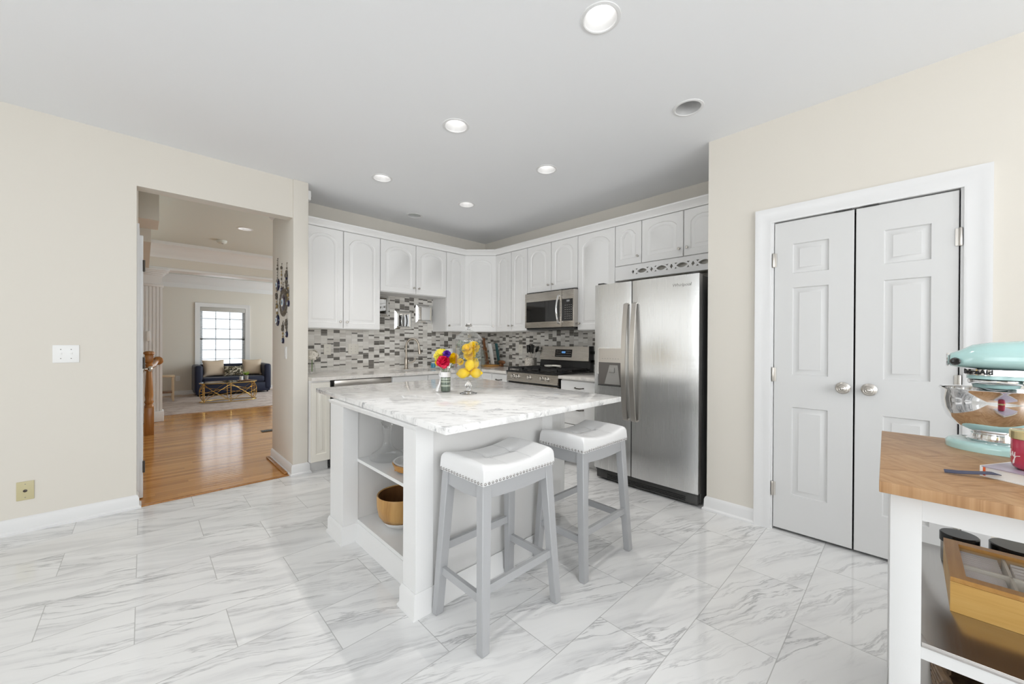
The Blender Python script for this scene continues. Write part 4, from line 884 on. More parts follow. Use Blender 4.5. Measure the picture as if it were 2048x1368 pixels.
for k in range(420):
    a = random.uniform(0, 2 * PI); r = 0.074 * math.sqrt(random.uniform(0.12, 1)); z = random.uniform(0.20, 0.335); p = V3((JX + r * math.cos(a), JY + r * math.sin(a), IZ + z)); d = V3((random.uniform(-1, 1), random.uniform(-1, 1), random.uniform(0.2, 1.2))).normalized() * 0.030; sd = d.orthogonal().normalized() * 0.0042
    q = p + d
    if (p.x - JX) * -0.61 + (p.y - JY) * -0.79 > 0.012 and abs((p.x - JX) * 0.79 - (p.y - JY) * 0.61) < 0.045: continue
    if math.hypot(q.x - JX, q.y - JY) > 0.082 or math.hypot(p.x - JX, p.y - JY) > 0.080: continue
    b.quad(p - sd * 0.4, p + d * 0.5 - sd, q, p + d * 0.5 + sd)
o = P('greenery', b, M_LEAF, None, (JX, JY, IZ + 0.2), 0, recalc=False); tag(o, 'thin grey green sprigs filling the upper part of the glass jar', 'greenery'); o['kind'] = 'stuff'

VX, VY = 1.488, 2.196
t = T('flower_vase', 'small glass vase lined with striped leaf holding bright flowers on the island', 'vase', (VX, VY, IZ))
b = MB(); b.lathe([(0, 0.0005), (0.034, 0.0005), (0.035, 0.003), (0.035, 0.150), (0.034, 0.152)], (VX, VY, IZ), 32); P('glass', b, M_GLASS, t)
b = MB(); b.lathe([(0, 0.004), (0.0325, 0.004), (0.0325, 0.098), (0, 0.098)], (VX, VY, IZ), 32); lw = P('leaf_wrap', b, M_WRAP, t)
b = MB()
for z in (0.042, 0.070, 0.088): b.lathe([(0.0328, z - 0.006), (0.0333, z - 0.005), (0.0333, z + 0.004), (0.0328, z + 0.005)], (VX, VY, IZ), 32)
P('pale_stripe', b, M_WRAP2, lw)
b = MB(); b.lathe([(0.0355, 0.100), (0.036, 0.101), (0.036, 0.134), (0.0355, 0.135)], (VX, VY, IZ), 32); P('paper_band', b, M_RIB, t)
b = MB(); lv = V3((-0.70, 0.71, 0)); c0 = V3((VX, VY, IZ))
R_ = [(0.030, 0.155, 0.004), (0.046, 0.120, 0.006), (0.037, 0.092, 0.010), (0.046, 0.055, 0.016), (0.062, 0.022, 0.026), (0.068, 0.004, 0.030)]
sdv = V3((0.71, 0.70, 0))
L1 = [b.bm.verts.new(c0 + lv * a + Z3 * z - sdv * w + lv * -0.3 * w) for a, z, w in R_]; L2 = [b.bm.verts.new(c0 + lv * a + Z3 * z + sdv * w * 0.3 + lv * 0.2 * w) for a, z, w in R_]; L3 = [b.bm.verts.new(c0 + lv * (a - 0.8 * w) + Z3 * z - sdv * w * 1.2) for a, z, w in R_]
for k in range(len(R_) - 1): b.bm.faces.new((L1[k], L2[k], L2[k + 1], L1[k + 1])); b.bm.faces.new((L3[k], L1[k], L1[k + 1], L3[k + 1]))
P('ribbon_tail', b, M_RIB, t)
for dl_, dv, dz, r, m, lb, cat, args in ((0.032, 0.01, 0.243, 0.052, M_PYEL, 'large pale yellow chrysanthemum at the left of the vase', 'chrysanthemum', dict(layers=6, n0=20, wd=0.4, curl=0.2)),
        (-0.052, 0.01, 0.225, 0.042, M_YEL, 'golden yellow chrysanthemum at the right of the vase', 'chrysanthemum', dict(layers=6, n0=18, wd=0.4, curl=0.2)),
        (0.010, -0.035, 0.205, 0.044, M_RED, 'crimson carnation in front of the vase bouquet', 'carnation', dict(layers=7, n0=14, wd=0.8, curl=0.9)),
        (-0.012, -0.02, 0.258, 0.027, M_PUR, 'small purple flower on top of the vase bouquet', 'statice', dict(layers=4, n0=12, wd=0.9, curl=0.9)),
        (0.048, -0.01, 0.198, 0.026, M_YEL, 'small golden flower low at the left of the vase bouquet', 'flower', dict(layers=4, n0=14, wd=0.4))):
    c = V3((VX, VY, IZ)) + lv * dl_ + sdv * dv + Z3 * dz
    tt = T('cut_flower', lb, cat, (VX, VY, IZ + 0.10), 'cut flowers in the small vase')
    P('flower_head', bloom(c, r, m, '', nrm=(-0.55 + 0 * dl_, -0.5, 0.7), **args), m, tt, smooth=0)
    b = MB(); b.tube([V3((VX, VY, IZ + 0.10)) + lv * dl_ * 0.3, V3((VX, VY, IZ + 0.15)) + lv * dl_ * 0.5, c - Z3 * r * 0.4], 0.0022, 6); P('stem', b, M_STEM, tt)
    b = MB()
    for k in range(5):
        p = c - Z3 * r * 0.7; a = k * 1.3; d = V3((math.cos(a), math.sin(a), -0.15)) * r * 0.8; s_ = V3((-math.sin(a), math.cos(a), 0)) * r * 0.22; b.quad(p, p + d * 0.5 - s_, p + d, p + d * 0.5 + s_)
    P('leaf', b, M_STEM, tt, smooth=0, recalc=False)

t = T('decanter', 'clear glass wine decanter with ball stopper on the island middle shelf', 'decanter', (1.074, 2.235, 0.5002))
b = MB(); c = (1.082, 2.225, 0.5004); b.lathe([(0, 0.0005), (0.085, 0.001), (0.100, 0.008), (0.102, 0.018), (0.090, 0.036), (0.055, 0.056), (0.032, 0.080), (0.024, 0.110), (0.024, 0.150), (0.031, 0.200)], c, 40); P('body', b, M_GLASS, t)
b = MB(); b.lathe([(0, 0.190), (0.016, 0.192), (0.018, 0.202), (0.030, 0.212), (0.0365, 0.230), (0.032, 0.252), (0.016, 0.264), (0, 0.266)], c, 28); P('stopper', b, M_SOLID, t)
t = T('serving_dish', 'round white dish in a wooden cradle on the island middle shelf', 'dish', (1.105, 1.93, 0.5002))
c = (1.105, 1.93, 0.5002); b = MB(); b.lathe([(0.100, 0.014), (0.108, 0.014), (0.124, 0.050), (0.116, 0.050), (0.100, 0.018)], c, 40)
for k in range(4):
    a = PI / 4 + k * PI / 2; p = V3(c) + V3((0.103 * math.cos(a), 0.103 * math.sin(a), 0.0075)); b.obox(p, V3((-math.sin(a), math.cos(a), 0)), V3((math.cos(a), math.sin(a), 0)), Z3, 0.022, 0.006, 0.0072)
P('wooden_cradle', b, M_BAMB2, t)
b = MB(); b.lathe([(0, 0.015), (0.096, 0.016), (0.113, 0.052), (0.120, 0.058), (0.110, 0.058), (0.095, 0.024), (0, 0.022)], c, 40); P('dish', b, M_WHITE, t)
t = T('wooden_bowl', 'deep wooden salad bowl with white base on the island bottom shelf', 'bowl', (1.115, 2.125, 0.1252)); c = (1.115, 2.105, 0.1252)
b = MB(); b.lathe([(0.075, 0.040), (0.110, 0.052), (0.130, 0.080), (0.140, 0.130), (0.141, 0.190), (0.138, 0.196), (0.131, 0.192)], c, 48); P('outer_wood', b, M_BOWLW, t)
b = MB(); b.lathe([(0.131, 0.192), (0.132, 0.13), (0.118, 0.075), (0.08, 0.052), (0, 0.050)], c, 48); P('inner_wood', b, M_BOWLI, t)
b = MB(); b.lathe([(0, 0.0005), (0.050, 0.0005), (0.052, 0.008), (0.090, 0.022), (0.112, 0.050), (0.075, 0.042), (0, 0.042)], c, 48); P('white_base', b, M_WHITE, t)

# ------------------------------------------------------------------ things on the wall counters
MB_Z = CZ + 0.0004
t = T('hydrangea', 'white hydrangea in a small glass vase beside the hall pillar', 'flower', (1.262, 4.30, MB_Z))
b = MB(); b.lathe([(0, 0.0005), (0.03, 0.0005), (0.035, 0.04), (0.026, 0.10), (0.03, 0.12)], (1.262, 4.30, MB_Z), 24); P('glass_vase', b, M_GLASS, t)
b = MB()
for k in range(60):
    th, ph = random.uniform(0, 2 * PI), math.acos(random.uniform(-0.7, 1)); n = V3((math.sin(ph) * math.cos(th), math.sin(ph) * math.sin(th), math.cos(ph))); p = V3((1.262, 4.30, MB_Z + 0.19)) + n * 0.058; u = n.orthogonal().normalized(); w = n.cross(u)
    for a in (0, 1, 2, 3):
        d = u * math.cos(a * PI / 2 + th) + w * math.sin(a * PI / 2 + th); e_ = n.cross(d); b.quad(p, p + d * 0.010 + e_ * 0.008 + n * 0.003, p + d * 0.019 + n * 0.004, p + d * 0.010 - e_ * 0.008 + n * 0.003)
b.lathe([(0, -0.045), (0.035, -0.03), (0.048, 0), (0.035, 0.035), (0, 0.048)], (1.262, 4.30, MB_Z + 0.19), 16); P('bloom', b, M_HYD, t, smooth=0, recalc=False)
b = MB(); b.tube([(1.262, 4.30, MB_Z + 0.02), (1.262, 4.30, MB_Z + 0.15)], 0.004, 6); P('stem', b, M_STEM, t)
t = T('paper_towel_roll', 'white paper towel roll standing behind the flower vase', 'paper towel', (2.975, 4.31, MB_Z))
b = MB(); b.lathe([(0.018, 0.012), (0.055, 0.012), (0.056, 0.016), (0.056, 0.245), (0.054, 0.249), (0.018, 0.249)], (2.975, 4.31, MB_Z), 32); P('paper', b, M_WHITE, t)
b = MB(); b.lathe([(0, 0), (0.065, 0), (0.065, 0.010), (0.008, 0.011), (0.008, 0.26), (0.014, 0.27), (0, 0.28)], (2.975, 4.31, MB_Z), 24); P('holder', b, M_NICKEL, t)
t = T('soap_dispenser', 'clear soap bottle with blue liquid and white pump beside the sink', 'soap bottle', (2.72, 4.30, MB_Z))
b = MB(); b.lathe([(0, 0.0005), (0.032, 0.0005), (0.034, 0.006), (0.034, 0.10), (0.018, 0.125), (0.014, 0.14)], (2.72, 4.30, MB_Z), 20); P('bottle', b, M_GLASS, t)
b = MB(); b.lathe([(0, 0.003), (0.030, 0.003), (0.031, 0.06), (0, 0.06)], (2.72, 4.30, MB_Z), 20); P('liquid_soap', b, M_BLUEB, t)
b = MB(); b.lathe([(0, 0.138), (0.016, 0.138), (0.016, 0.155), (0.005, 0.157), (0.005, 0.185), (0.012, 0.187), (0.010, 0.2), (0, 0.202)], (2.72, 4.30, MB_Z), 16); b.tube([(2.72, 4.30, MB_Z + 0.193), (2.69, 4.27, MB_Z + 0.188)], 0.004, 6); P('pump', b, M_WHITE, t)
t = T('glass_pitcher', 'rounded clear glass pitcher in the corner behind the lemon jar', 'pitcher', (3.26, 4.02, MB_Z))
b = MB(); b.lathe([(0, 0.0005), (0.05, 0.0005), (0.075, 0.03), (0.092, 0.09), (0.090, 0.14), (0.075, 0.19), (0.07, 0.215), (0.076, 0.235)], (3.26, 4.02, MB_Z), 32); P('body', b, M_GLASS2, t)
b = MB(); b.tube([(3.317, 3.977, MB_Z + 0.21), (3.350, 3.952, MB_Z + 0.205), (3.365, 3.941, MB_Z + 0.15), (3.345, 3.956, MB_Z + 0.08), (3.325, 3.971, MB_Z + 0.06)], 0.009, 8); P('handle', b, M_GLASS2, t)
# boards in the corner (leaning against the stove side backsplash)
dirn = V3((-0.12, 0, 1)).normalized()
def board(label, x, y, w, h, th, m, handle=False, hz=0.0, name='cutting_board'):
    nn = V3((0.98, 0, 0.20)).normalized(); up = V3((0.20, 0, -0.98)) * -1; up.normalize(); c = V3((x, y, MB_Z)) + up * (h / 2) + V3((0, 0, 0.004))
    b = MB(); b.obox(c, Y3, up, nn, w / 2, h / 2, th / 2, 0.004)
    if handle: b.obox(c + up * (h / 2 + 0.055), Y3, up, nn, 0.022, 0.058, th / 2, 0.004); b.obox(c + up * (h / 2 + 0.115), Y3, up, nn, 0.032, 0.022, th / 2, 0.006)
    o = P(name, b, m, None, (x, y, MB_Z)); tag(o, label, 'cutting board'); return o
board('dark wood paddle board standing tallest in the counter corner', 3.53, 4.17, 0.075, 0.24, 0.016, M_DKW, True)
board('pale marble board standing beside the dark paddle board', 3.56, 4.085, 0.07, 0.30, 0.016, M_WHITE)
board('dark teal board standing at the back by the paddle board', 3.62, 4.015, 0.05, 0.30, 0.012, M_TEAL2)
b = MB(); b.box(3.36, 3.60, 3.98, 4.20, MB_Z, MB_Z + 0.022, 0.004) ; o = P('wooden_tray', b, M_BAMB2, None, (3.48, 4.09, MB_Z)); o.location.x -= 0.0; tag(o, 'low light wood tray in the counter corner under the boards', 'tray')
for oo in [x for x in COL.objects if x.name.startswith('cutting_board')]: oo.location.z += 0.0226
t = T('rolling_pin', 'dark wooden rolling pin on a small rest in the corner', 'rolling pin', (3.55, 3.88, MB_Z))
b = MB(); b.tube([(3.60, 3.985, MB_Z + 0.062), (3.58, 3.93, MB_Z + 0.062), (3.565, 3.885, MB_Z + 0.062), (3.55, 3.84, MB_Z + 0.062), (3.543, 3.825, MB_Z + 0.062)], [0.022, 0.024, 0.024, 0.022, 0.012], 14); P('roller', b, M_DKW, t)
b = MB(); b.box(3.55, 3.60, 3.90, 3.93, MB_Z, MB_Z + 0.040, 0.003); P('rest', b, M_DKW, t)
t = T('utensil_crock', 'speckled stone crock of black utensils left of the stove', 'crock', (3.56, 3.37, MB_Z)); c = (3.56, 3.37, MB_Z)
b = MB(); b.lathe([(0, 0), (0.058, 0), (0.062, 0.006), (0.062, 0.135), (0.056, 0.137), (0.054, 0.02), (0, 0.018)], c, 32); P('crock', b, M_SPECK, t)
for dx, dy, tx, ty, kind, lb in ((0.02, 0.02, 0.03, 0.045, 0, 'black spatula leaning left in the utensil crock'), (0.0, 0.0, 0.01, 0.005, 1, 'black spoon standing in the middle of the utensil crock'), (-0.02, -0.02, -0.01, -0.045, 2, 'black slotted turner leaning right in the utensil crock'), (0.02, -0.015, 0.03, -0.085, 1, 'black ladle leaning far right in the utensil crock')):
    u = T('utensil', lb, 'utensil', (c[0] + dx, c[1] + dy, MB_Z + 0.025), 'kitchen utensils in the crock')
    p0 = V3((c[0] + dx * 0.5, c[1] + dy * 0.5, MB_Z + 0.022)); p1 = V3((c[0] + tx, c[1] + ty, MB_Z + 0.21)); d = (p1 - p0).normalized()
    b = MB(); b.tube([p0, p1], 0.005, 8); P('handle', b, M_NICKEL, u)
    b = MB(); a = Y3 - d * d.dot(Y3); a.normalize(); n = a.cross(d)
    if kind == 1: b.lathe([(0, -0.05), (0.022, -0.035), (0.032, 0), (0.026, 0.03), (0, 0.045)], p1 + d * 0.045, 14, rot(d), (1, 0.35)) 
    else: b.obox(p1 + d * 0.045, a, d, n, 0.030, 0.052, 0.003, 0.002)
    P('head', b, M_BLACK, u)

# ------------------------------------------------------------------ wall plates and mirrors on the backsplash
def plate(label, c, U, N, w, h, kind, m=M_WHITE, cat='outlet', nm='wall_outlet'):
    t = T(nm, label, cat, c); c, U, N = V3(c), V3(U), V3(N)
    b = MB(); b.obox(c + N * 0.003, U, Z3, N, w / 2, h / 2, 0.003, 0.002); p = P('cover_plate', b, m, t)
    n = max(1, round(w / 0.05)) if kind != 'jack' else 1
    for i in range(n):
        u = (i - (n - 1) / 2) * 0.046
        if kind == 'outlet':
            for dz in (0.02, -0.02):
                b = MB(); b.obox(c + U * u + Z3 * dz + N * 0.0065, U, Z3, N, 0.015, 0.013, 0.001, 0.0005); s = P('socket', b, m, t)
                b = MB()
                for su in (-0.006, 0.006): b.obox(c + U * (u + su) + Z3 * dz + N * 0.0077, U, Z3, N, 0.0013, 0.005, 0.0004)
                P('slot', b, M_SLOT, s)
        elif kind == 'switch':
            b = MB(); b.obox(c + U * u + N * 0.0065, U, Z3, N, 0.006, 0.013, 0.001); b.obox(c + U * u + N * 0.009 + Z3 * 0.003, U, Z3, N, 0.0045, 0.006, 0.005, 0.001); P('toggle', b, m, t)
            b = MB()
            for dz in (0.03, -0.03): b.lathe([(0, 0.0005), (0.003, 0.0005), (0.003, -0.0005)], c + U * u + Z3 * dz + N * 0.0062, 8, rot(N))
            P('screw', b, M_SLOT, t)
        elif kind == 'rocker':
            for dz in (0.028, 0.0, -0.028):
                b = MB(); b.obox(c + U * u + Z3 * dz + N * 0.0068, U, Z3, N, 0.014, 0.011, 0.0012, 0.0005); P('rocker', b, m, t)
        else:
            b = MB(); b.lathe([(0.009, 0), (0.009, 0.003), (0.004, 0.004), (0.004, 0.001), (0, 0.001)], c + N * 0.006, 14, rot(N)); P('jack', b, M_BRONZ2, t)
            b = MB()
            for dz in (0.042, -0.042): b.lathe([(0, 0.0005), (0.003, 0.0005), (0.003, -0.0005)], c + Z3 * dz + N * 0.0062, 8, rot(N))
            P('screw', b, M_SLOT, t)
    return t
YB = KY - 0.006; XB = KX - 0.006
plate('single white outlet on the mosaic nearest the hall pillar', (1.453, YB, 1.137), X3, -Y3, 0.075, 0.118, 'outlet', M_CREAM)
plate('double white wall plate on the mosaic left of the faucet', (1.735, YB, 1.14), X3, -Y3, 0.118, 0.118, 'switch', M_CREAM)
plate('white outlet on the mosaic left of the utensil crock', (XB, 3.66, 1.14), Y3, -X3, 0.075, 0.118, 'outlet', M_CREAM)
plate('white double light switch on the left wall', (-0.371, YL, 1.132), X3, -Y3, 0.118, 0.118, 'switch', cat='light switch', nm='light_switch')
plate('almond coloured phone jack plate low on the left wall', (-0.541, YL, 0.262), X3, -Y3, 0.072, 0.118, 'jack', M_IVORY, cat='phone jack', nm='phone_jack')
plate('white switch plate below the hanging eye charms', (0.982, 4.13, 1.115), Y3, -X3, 0.075, 0.118, 'rocker', cat='light switch', nm='light_switch')
def mirror(label, x0, x1, z0, z1, tilt):
    t = T('wall_mirror', label, 'mirror', ((x0 + x1) / 2, YB, z0), 'square mirrors above the sink')
    cx, cz = (x0 + x1) / 2, (z0 + z1) / 2; hw, hh = (x1 - x0) / 2, (z1 - z0) / 2
    R_ = [(hw, hh, 0.0), (hw, hh, 0.012), (hw - 0.022, hh - 0.022, 0.022), (hw - 0.036, hh - 0.036, 0.012)]
    b = MB(); rings = [[b.bm.verts.new((cx + sx * a, YB - d, cz + sz * c_)) for sx, sz in ((-1, -1), (1, -1), (1, 1), (-1, 1))] for a, c_, d in R_]
    for A, B in zip(rings, rings[1:]):
        for k in range(4): b.bm.faces.new((A[k], A[(k + 1) % 4], B[(k + 1) % 4], B[k]))
    P('bevelled_frame', b, M_MIRROR, t, smooth=0)
    a, c_ = hw - 0.036, hh - 0.036; b = MB(); dd = [0.012 + tilt[0] * sx * a + tilt[1] * sz * c_ for sx, sz in ((-1, -1), (1, -1), (1, 1), (-1, 1))]
    b.box(cx - a, cx + a, YB - 0.014, YB - 0.010, cz - c_, cz + c_); P('mirror_glass', b, M_MIRROR, t, smooth=0)
mirror('square mirror tile partly behind the tall upper cabinet', 1.90, 2.155, 1.53, 1.775, (0, 0)); mirror('square mirror tile in the middle above the faucet', 2.235, 2.468, 1.385, 1.612, (0, 0)); mirror('square mirror tile at the right under the sink cabinet', 2.53, 2.775, 1.478, 1.712, (0, 0))
t = T('motion_sensor', 'small white sensor high on the side of the hall pillar', 'sensor', (1.109, 4.0, 2.60))
b = MB(); b.box(1.1082, 1.150, 3.95, 4.03, 2.565, 2.655, 0.010); P('housing', b, M_WHITE, t)
b = MB(); b.lathe([(0.014, 0), (0.013, 0.010), (0.006, 0.014), (0, 0.015)], (1.150, 3.99, 2.60), 16, rot((1, -0.1, -0.2))); P('lens', b, M_GREYP, t)

# ------------------------------------------------------------------ hanging eye charms on the hall side of the pillar
EX = 0.982
def charm(label, y, z, beads, disc_r, sy=1.0, filig=False, strap=False):
    """z = top of the cord; beads = list of (drop, radius, material); disc hangs at the end"""
    t = T('eye_charm', label, 'wall charm', (EX, y, z), 'blue eye charms on the pillar')
    end = beads[-1][0] + (disc_r if disc_r else 0)
    b = MB(); b.tube([(EX - 0.006, y, z), (EX - 0.006, y, z - end)], 0.0018, 5); b.lathe([(0, 0), (0.004, 0), (0.004, 0.008), (0, 0.009)], (EX, y, z), 8, rot((-1, 0, 0))); P('cord', b, M_AGED, t)
    for dz, r, m in beads:
        b = MB(); b.lathe([(0, -r), (r * 0.7, -r * 0.7), (r, 0), (r * 0.7, r * 0.7), (0, r)], (EX - max(0.008, r * 0.5 + 0.001), y, z - dz), 10, None, (0.5, 1)); P('bead', b, m, t)
    if disc_r:
        cz = z - beads[-1][0] - disc_r - (beads[-1][1] if beads else 0)
        R = rot((-1, 0, 0))
        if filig:
            b = MB(); b.lathe([(disc_r * 0.62, 0.001), (disc_r, 0.001), (disc_r * 1.0, 0.010), (disc_r * 0.8, 0.014), (disc_r * 0.62, 0.010)], (EX, y, cz), 36, R)
            for k in range(18): a = 2 * PI * k / 18; b.lathe([(0.012, 0.004), (0.010, 0.014), (0, 0.017)], (EX, y + disc_r * 0.84 * math.cos(a), cz + disc_r * 0.84 * math.sin(a)), 8, R)
            P('filigree_ring', b, M_AGED, t); dr_ = disc_r * 0.64
        else: dr_ = disc_r
        b = MB(); b.lathe([(0, 0.001), (dr_, 0.001), (dr_ * 0.98, 0.010), (dr_ * 0.7, 0.016), (0, 0.018)], (EX, y, cz), 28, R, (1, sy)); d = P('blue_disc', b, M_DKBLUE, t)
        for rr, hh, m, nm in ((0.50, 0.0185, M_WHITE, 'white_ring'), (0.33, 0.0195, M_LBLUE, 'pale_blue_ring'), (0.17, 0.0205, M_KNOB, 'pupil')):
            b = MB(); b.lathe([(0, hh), (dr_ * rr * 0.9, hh), (dr_ * rr, hh - 0.004)], (EX, y, cz), 20, R, (1, sy)); P(nm, b, m, d)
    return t
A_, G_, D_, W_ = M_AGED, M_AGEDG, M_DKBLUE, M_WHITE
charm('long beaded charm with a large blue eye, top left of the pillar group', 4.43, 2.06, [(0.02, 0.008, A_), (0.045, 0.007, A_), (0.07, 0.012, A_), (0.105, 0.016, A_), (0.14, 0.008, A_), (0.17, 0.008, A_), (0.195, 0.008, A_)], 0.062)
charm('slim beaded charm with a small blue drop, top middle of the pillar group', 4.27, 1.985, [(0.04, 0.018, A_), (0.08, 0.010, G_), (0.11, 0.014, G_), (0.15, 0.012, A_), (0.19, 0.009, G_), (0.225, 0.008, A_)], 0.026)
charm('silver beaded charm with blue stones, top right of the pillar group', 4.085, 1.965, [(0.05, 0.010, A_), (0.085, 0.018, A_), (0.12, 0.026, A_), (0.145, 0.018, D_), (0.18, 0.022, A_), (0.215, 0.018, A_), (0.24, 0.016, A_)], 0)
charm('brass beaded charm without a disc, left side of the pillar group', 4.455, 1.765, [(0.03, 0.010, G_), (0.07, 0.022, A_), (0.10, 0.020, A_), (0.14, 0.010, G_), (0.17, 0.016, A_), (0.20, 0.018, A_)], 0)
charm('largest charm, a round filigree plate around a dark blue eye', 4.205, 1.795, [(0.02, 0.008, A_), (0.05, 0.010, A_)], 0.135, filig=True)
charm('small looped charm with a blue drop, right of the filigree plate', 4.03, 1.75, [(0.03, 0.012, G_), (0.06, 0.020, A_), (0.095, 0.020, G_), (0.13, 0.012, G_)], 0.030)
charm('gold charm with a square dark blue eye, lower left of the pillar group', 4.43, 1.585, [(0.01, 0.020, G_), (0.045, 0.018, W_), (0.075, 0.016, G_)], 0.058)
charm('narrow engraved charm with a blue drop, bottom middle of the pillar group', 4.215, 1.42, [(0.02, 0.010, A_), (0.05, 0.020, A_), (0.08, 0.022, A_), (0.12, 0.014, G_), (0.15, 0.012, G_)], 0.028)
charm('triangular wire charm with a blue drop, bottom right of the pillar group', 4.085, 1.50, [(0.08, 0.018, A_), (0.11, 0.024, A_), (0.145, 0.018, A_), (0.17, 0.010, A_)], 0.030)

# ------------------------------------------------------------------ kitchen cart at the right
t = T('kitchen_cart', 'white kitchen cart with oak top and steel shelf', 'cart', (1.322, 0.050, 0))
tx0, tx1, ty0, ty1 = 1.322, 2.10, -1.21, 0.050
b = MB(); b.box(tx0, tx1, ty0, ty1, 0.852, 0.880, 0.002)
def herring_mat():
    m = mat('oak_parquet_top', (0.5, 0.3, 0.15), 0.42, spec=0.35); tt = NT(m); x, y, z = tt.pos()
    u = tt.math('MULTIPLY', tt.math('ADD', x, y), 0.7071); v = tt.math('MULTIPLY', tt.math('SUBTRACT', y, x), 0.7071)
    a = tt.math('DIVIDE', u, 0.15); b_ = tt.math('DIVIDE', v, 0.15); ck = tt.math('MODULO', tt.math('ABSOLUTE', tt.math('ADD', tt.math('FLOOR', a), tt.math('FLOOR', b_))), 2.0)
    rnd = tt.white(tt.comb(tt.math('FLOOR', a), tt.math('FLOOR', b_), 0.0))['Value']
    g1 = tt.noise(tt.comb(tt.math('MULTIPLY', u, 7.0), tt.math('MULTIPLY', v, 40.0), tt.math('MULTIPLY', rnd, 9.0)), 1.3, 5, 0.6, 1.4); g2 = tt.noise(tt.comb(tt.math('MULTIPLY', u, 40.0), tt.math('MULTIPLY', v, 7.0), tt.math('MULTIPLY', rnd, 9.0)), 1.3, 5, 0.6, 1.4)
    g = tt.math('ADD', tt.math('MULTIPLY', g1, ck), tt.math('MULTIPLY', g2, tt.math('SUBTRACT', 1.0, ck)))
    tt.color(tt.ramp(tt.math('ADD', g, tt.math('MULTIPLY', tt.math('SUBTRACT', rnd, 0.5), 0.14)), [(0.3, (0.30, 0.155, 0.065)), (0.5, (0.42, 0.24, 0.115)), (0.7, (0.49, 0.30, 0.155))])); return m
P('oak_top', b, herring_mat(), t)
for x in (1.372, 2.022):
    for y in (-0.026, -1.19):
        b = MB(); b.box(x, x + 0.056, y, y + 0.056, 0, 0.852, 0.002); P('leg', b, M_CART, t)
b = MB(); b.box(1.378, 1.40, -1.134, -0.026, 0.787, 0.852); b.box(2.05, 2.072, -1.134, -0.026, 0.787, 0.852); b.box(1.428, 2.022, 0.0, 0.022, 0.787, 0.852); b.box(1.428, 2.022, -1.186, -1.164, 0.787, 0.852); P('apron', b, M_CART, t)
b = MB(); b.box(1.374, 2.076, -1.186, -0.0265, 0.478, 0.490, 0.001); P('steel_shelf', b, M_SHELF, t)
b = MB(); b.box(1.376, 1.40, -1.134, -0.026, 0.448, 0.478); b.box(2.05, 2.074, -1.134, -0.026, 0.448, 0.478); b.box(1.428, 2.022, 0.0, 0.022, 0.448, 0.478); P('shelf_rail', b, M_CART, t)
b = MB(); b.box(1.376, 2.074, -1.186, -0.0265, 0.10, 0.118); P('bottom_shelf', b, M_SHELF, t); t.rotation_euler = (0, 0, math.radians(1.7))
CT = 0.8803
# stand mixer, head pointing left
t = T('stand_mixer', 'mint green stand mixer with steel bowl on the oak cart', 'stand mixer', (2.0, -0.25, CT)); mx = 1.985
b = MB(); n = 12; poly = [(mx + 0.098 * math.sin(a), -0.185 + 0.098 * math.cos(a)) for a in [-PI / 2 + PI * k / n for k in range(n + 1)]] + [(mx + 0.108, -0.44), (mx + 0.08, -0.47), (mx - 0.08, -0.47), (mx - 0.108, -0.44)]
b.prism(poly, CT, CT + 0.028); bmesh.ops.bevel(b.bm, geom=[e for e in b.bm.edges if all(v.co.z > CT + 0.02 for v in e.verts)], offset=0.014, segments=4, profile=0.5, affect='EDGES'); P('base', b, M_TEAL, t, smooth=50)
b = MB(); b.obox((mx, -0.41, CT + 0.13), X3, Y3, Z3, 0.052, 0.046, 0.12, 0.03); P('column', b, M_TEAL, t, smooth=60)
b = MB(); b.lathe([(0, 0.0), (0.058, 0.0), (0.060, 0.006), (0.052, 0.012), (0.050, 0.022), (0.056, 0.028), (0, 0.028)], (mx, -0.195, CT + 0.028), 40); P('bowl_clamp', b, M_CHROME, t)
b = MB(); bz = CT + 0.040; b.lathe([(0, 0.010), (0.045, 0.010), (0.050, 0.018), (0.085, 0.036), (0.106, 0.062), (0.116, 0.092), (0.1185, 0.120), (0.119, 0.150), (0.124, 0.155), (0.124, 0.158), (0.1165, 0.156), (0.116, 0.120), (0.103, 0.064), (0.080, 0.042), (0, 0.024)], (mx, -0.195, bz), 64); P('bowl', b, M_CHROME, t, smooth=60)
b = MB(); HZ = CT + 0.290
sec = [(-0.095, 0.020, 0.020), (-0.098, 0.034, 0.028), (-0.115, 0.042, 0.036), (-0.145, 0.058, 0.050), (-0.18, 0.066, 0.058), (-0.24, 0.071, 0.063), (-0.32, 0.072, 0.064), (-0.40, 0.069, 0.061), (-0.455, 0.058, 0.052), (-0.478, 0.036, 0.034)]
rings = []
for y, rw, rh in sec:
    ring = []
    for k in range(28):
        a = 2 * PI * k / 28; s_, c_ = math.sin(a), math.cos(a)
        zz = rh * (abs(s_) ** 0.8) * (1 if s_ > 0 else -0.55); ring.append(b.bm.verts.new((mx + rw * (abs(c_) ** 0.85) * (1 if c_ > 0 else -1), y, HZ + zz - (0.0 if y < -0.13 else 0.006))))
    rings.append(ring)
for A, B in zip(rings, rings[1:]):
    for k in range(28): b.bm.faces.new((A[k], A[(k + 1) % 28], B[(k + 1) % 28], B[k]))
b.bm.faces.new(rings[0]); b.bm.faces.new(rings[-1][::-1]); hd = P('head', b, M_TEAL, t, smooth=60)
b = MB(); b.prism([(mx + 0.062 * math.sin(a), -0.195 + 0.062 * math.cos(a)) for a in [-PI / 2 + PI * k / 16 for k in range(17)]] + [(mx + 0.062, -0.44), (mx - 0.062, -0.44)], HZ - 0.060, HZ - 0.030); P('lower_housing', b, M_TEAL, t, smooth=50)
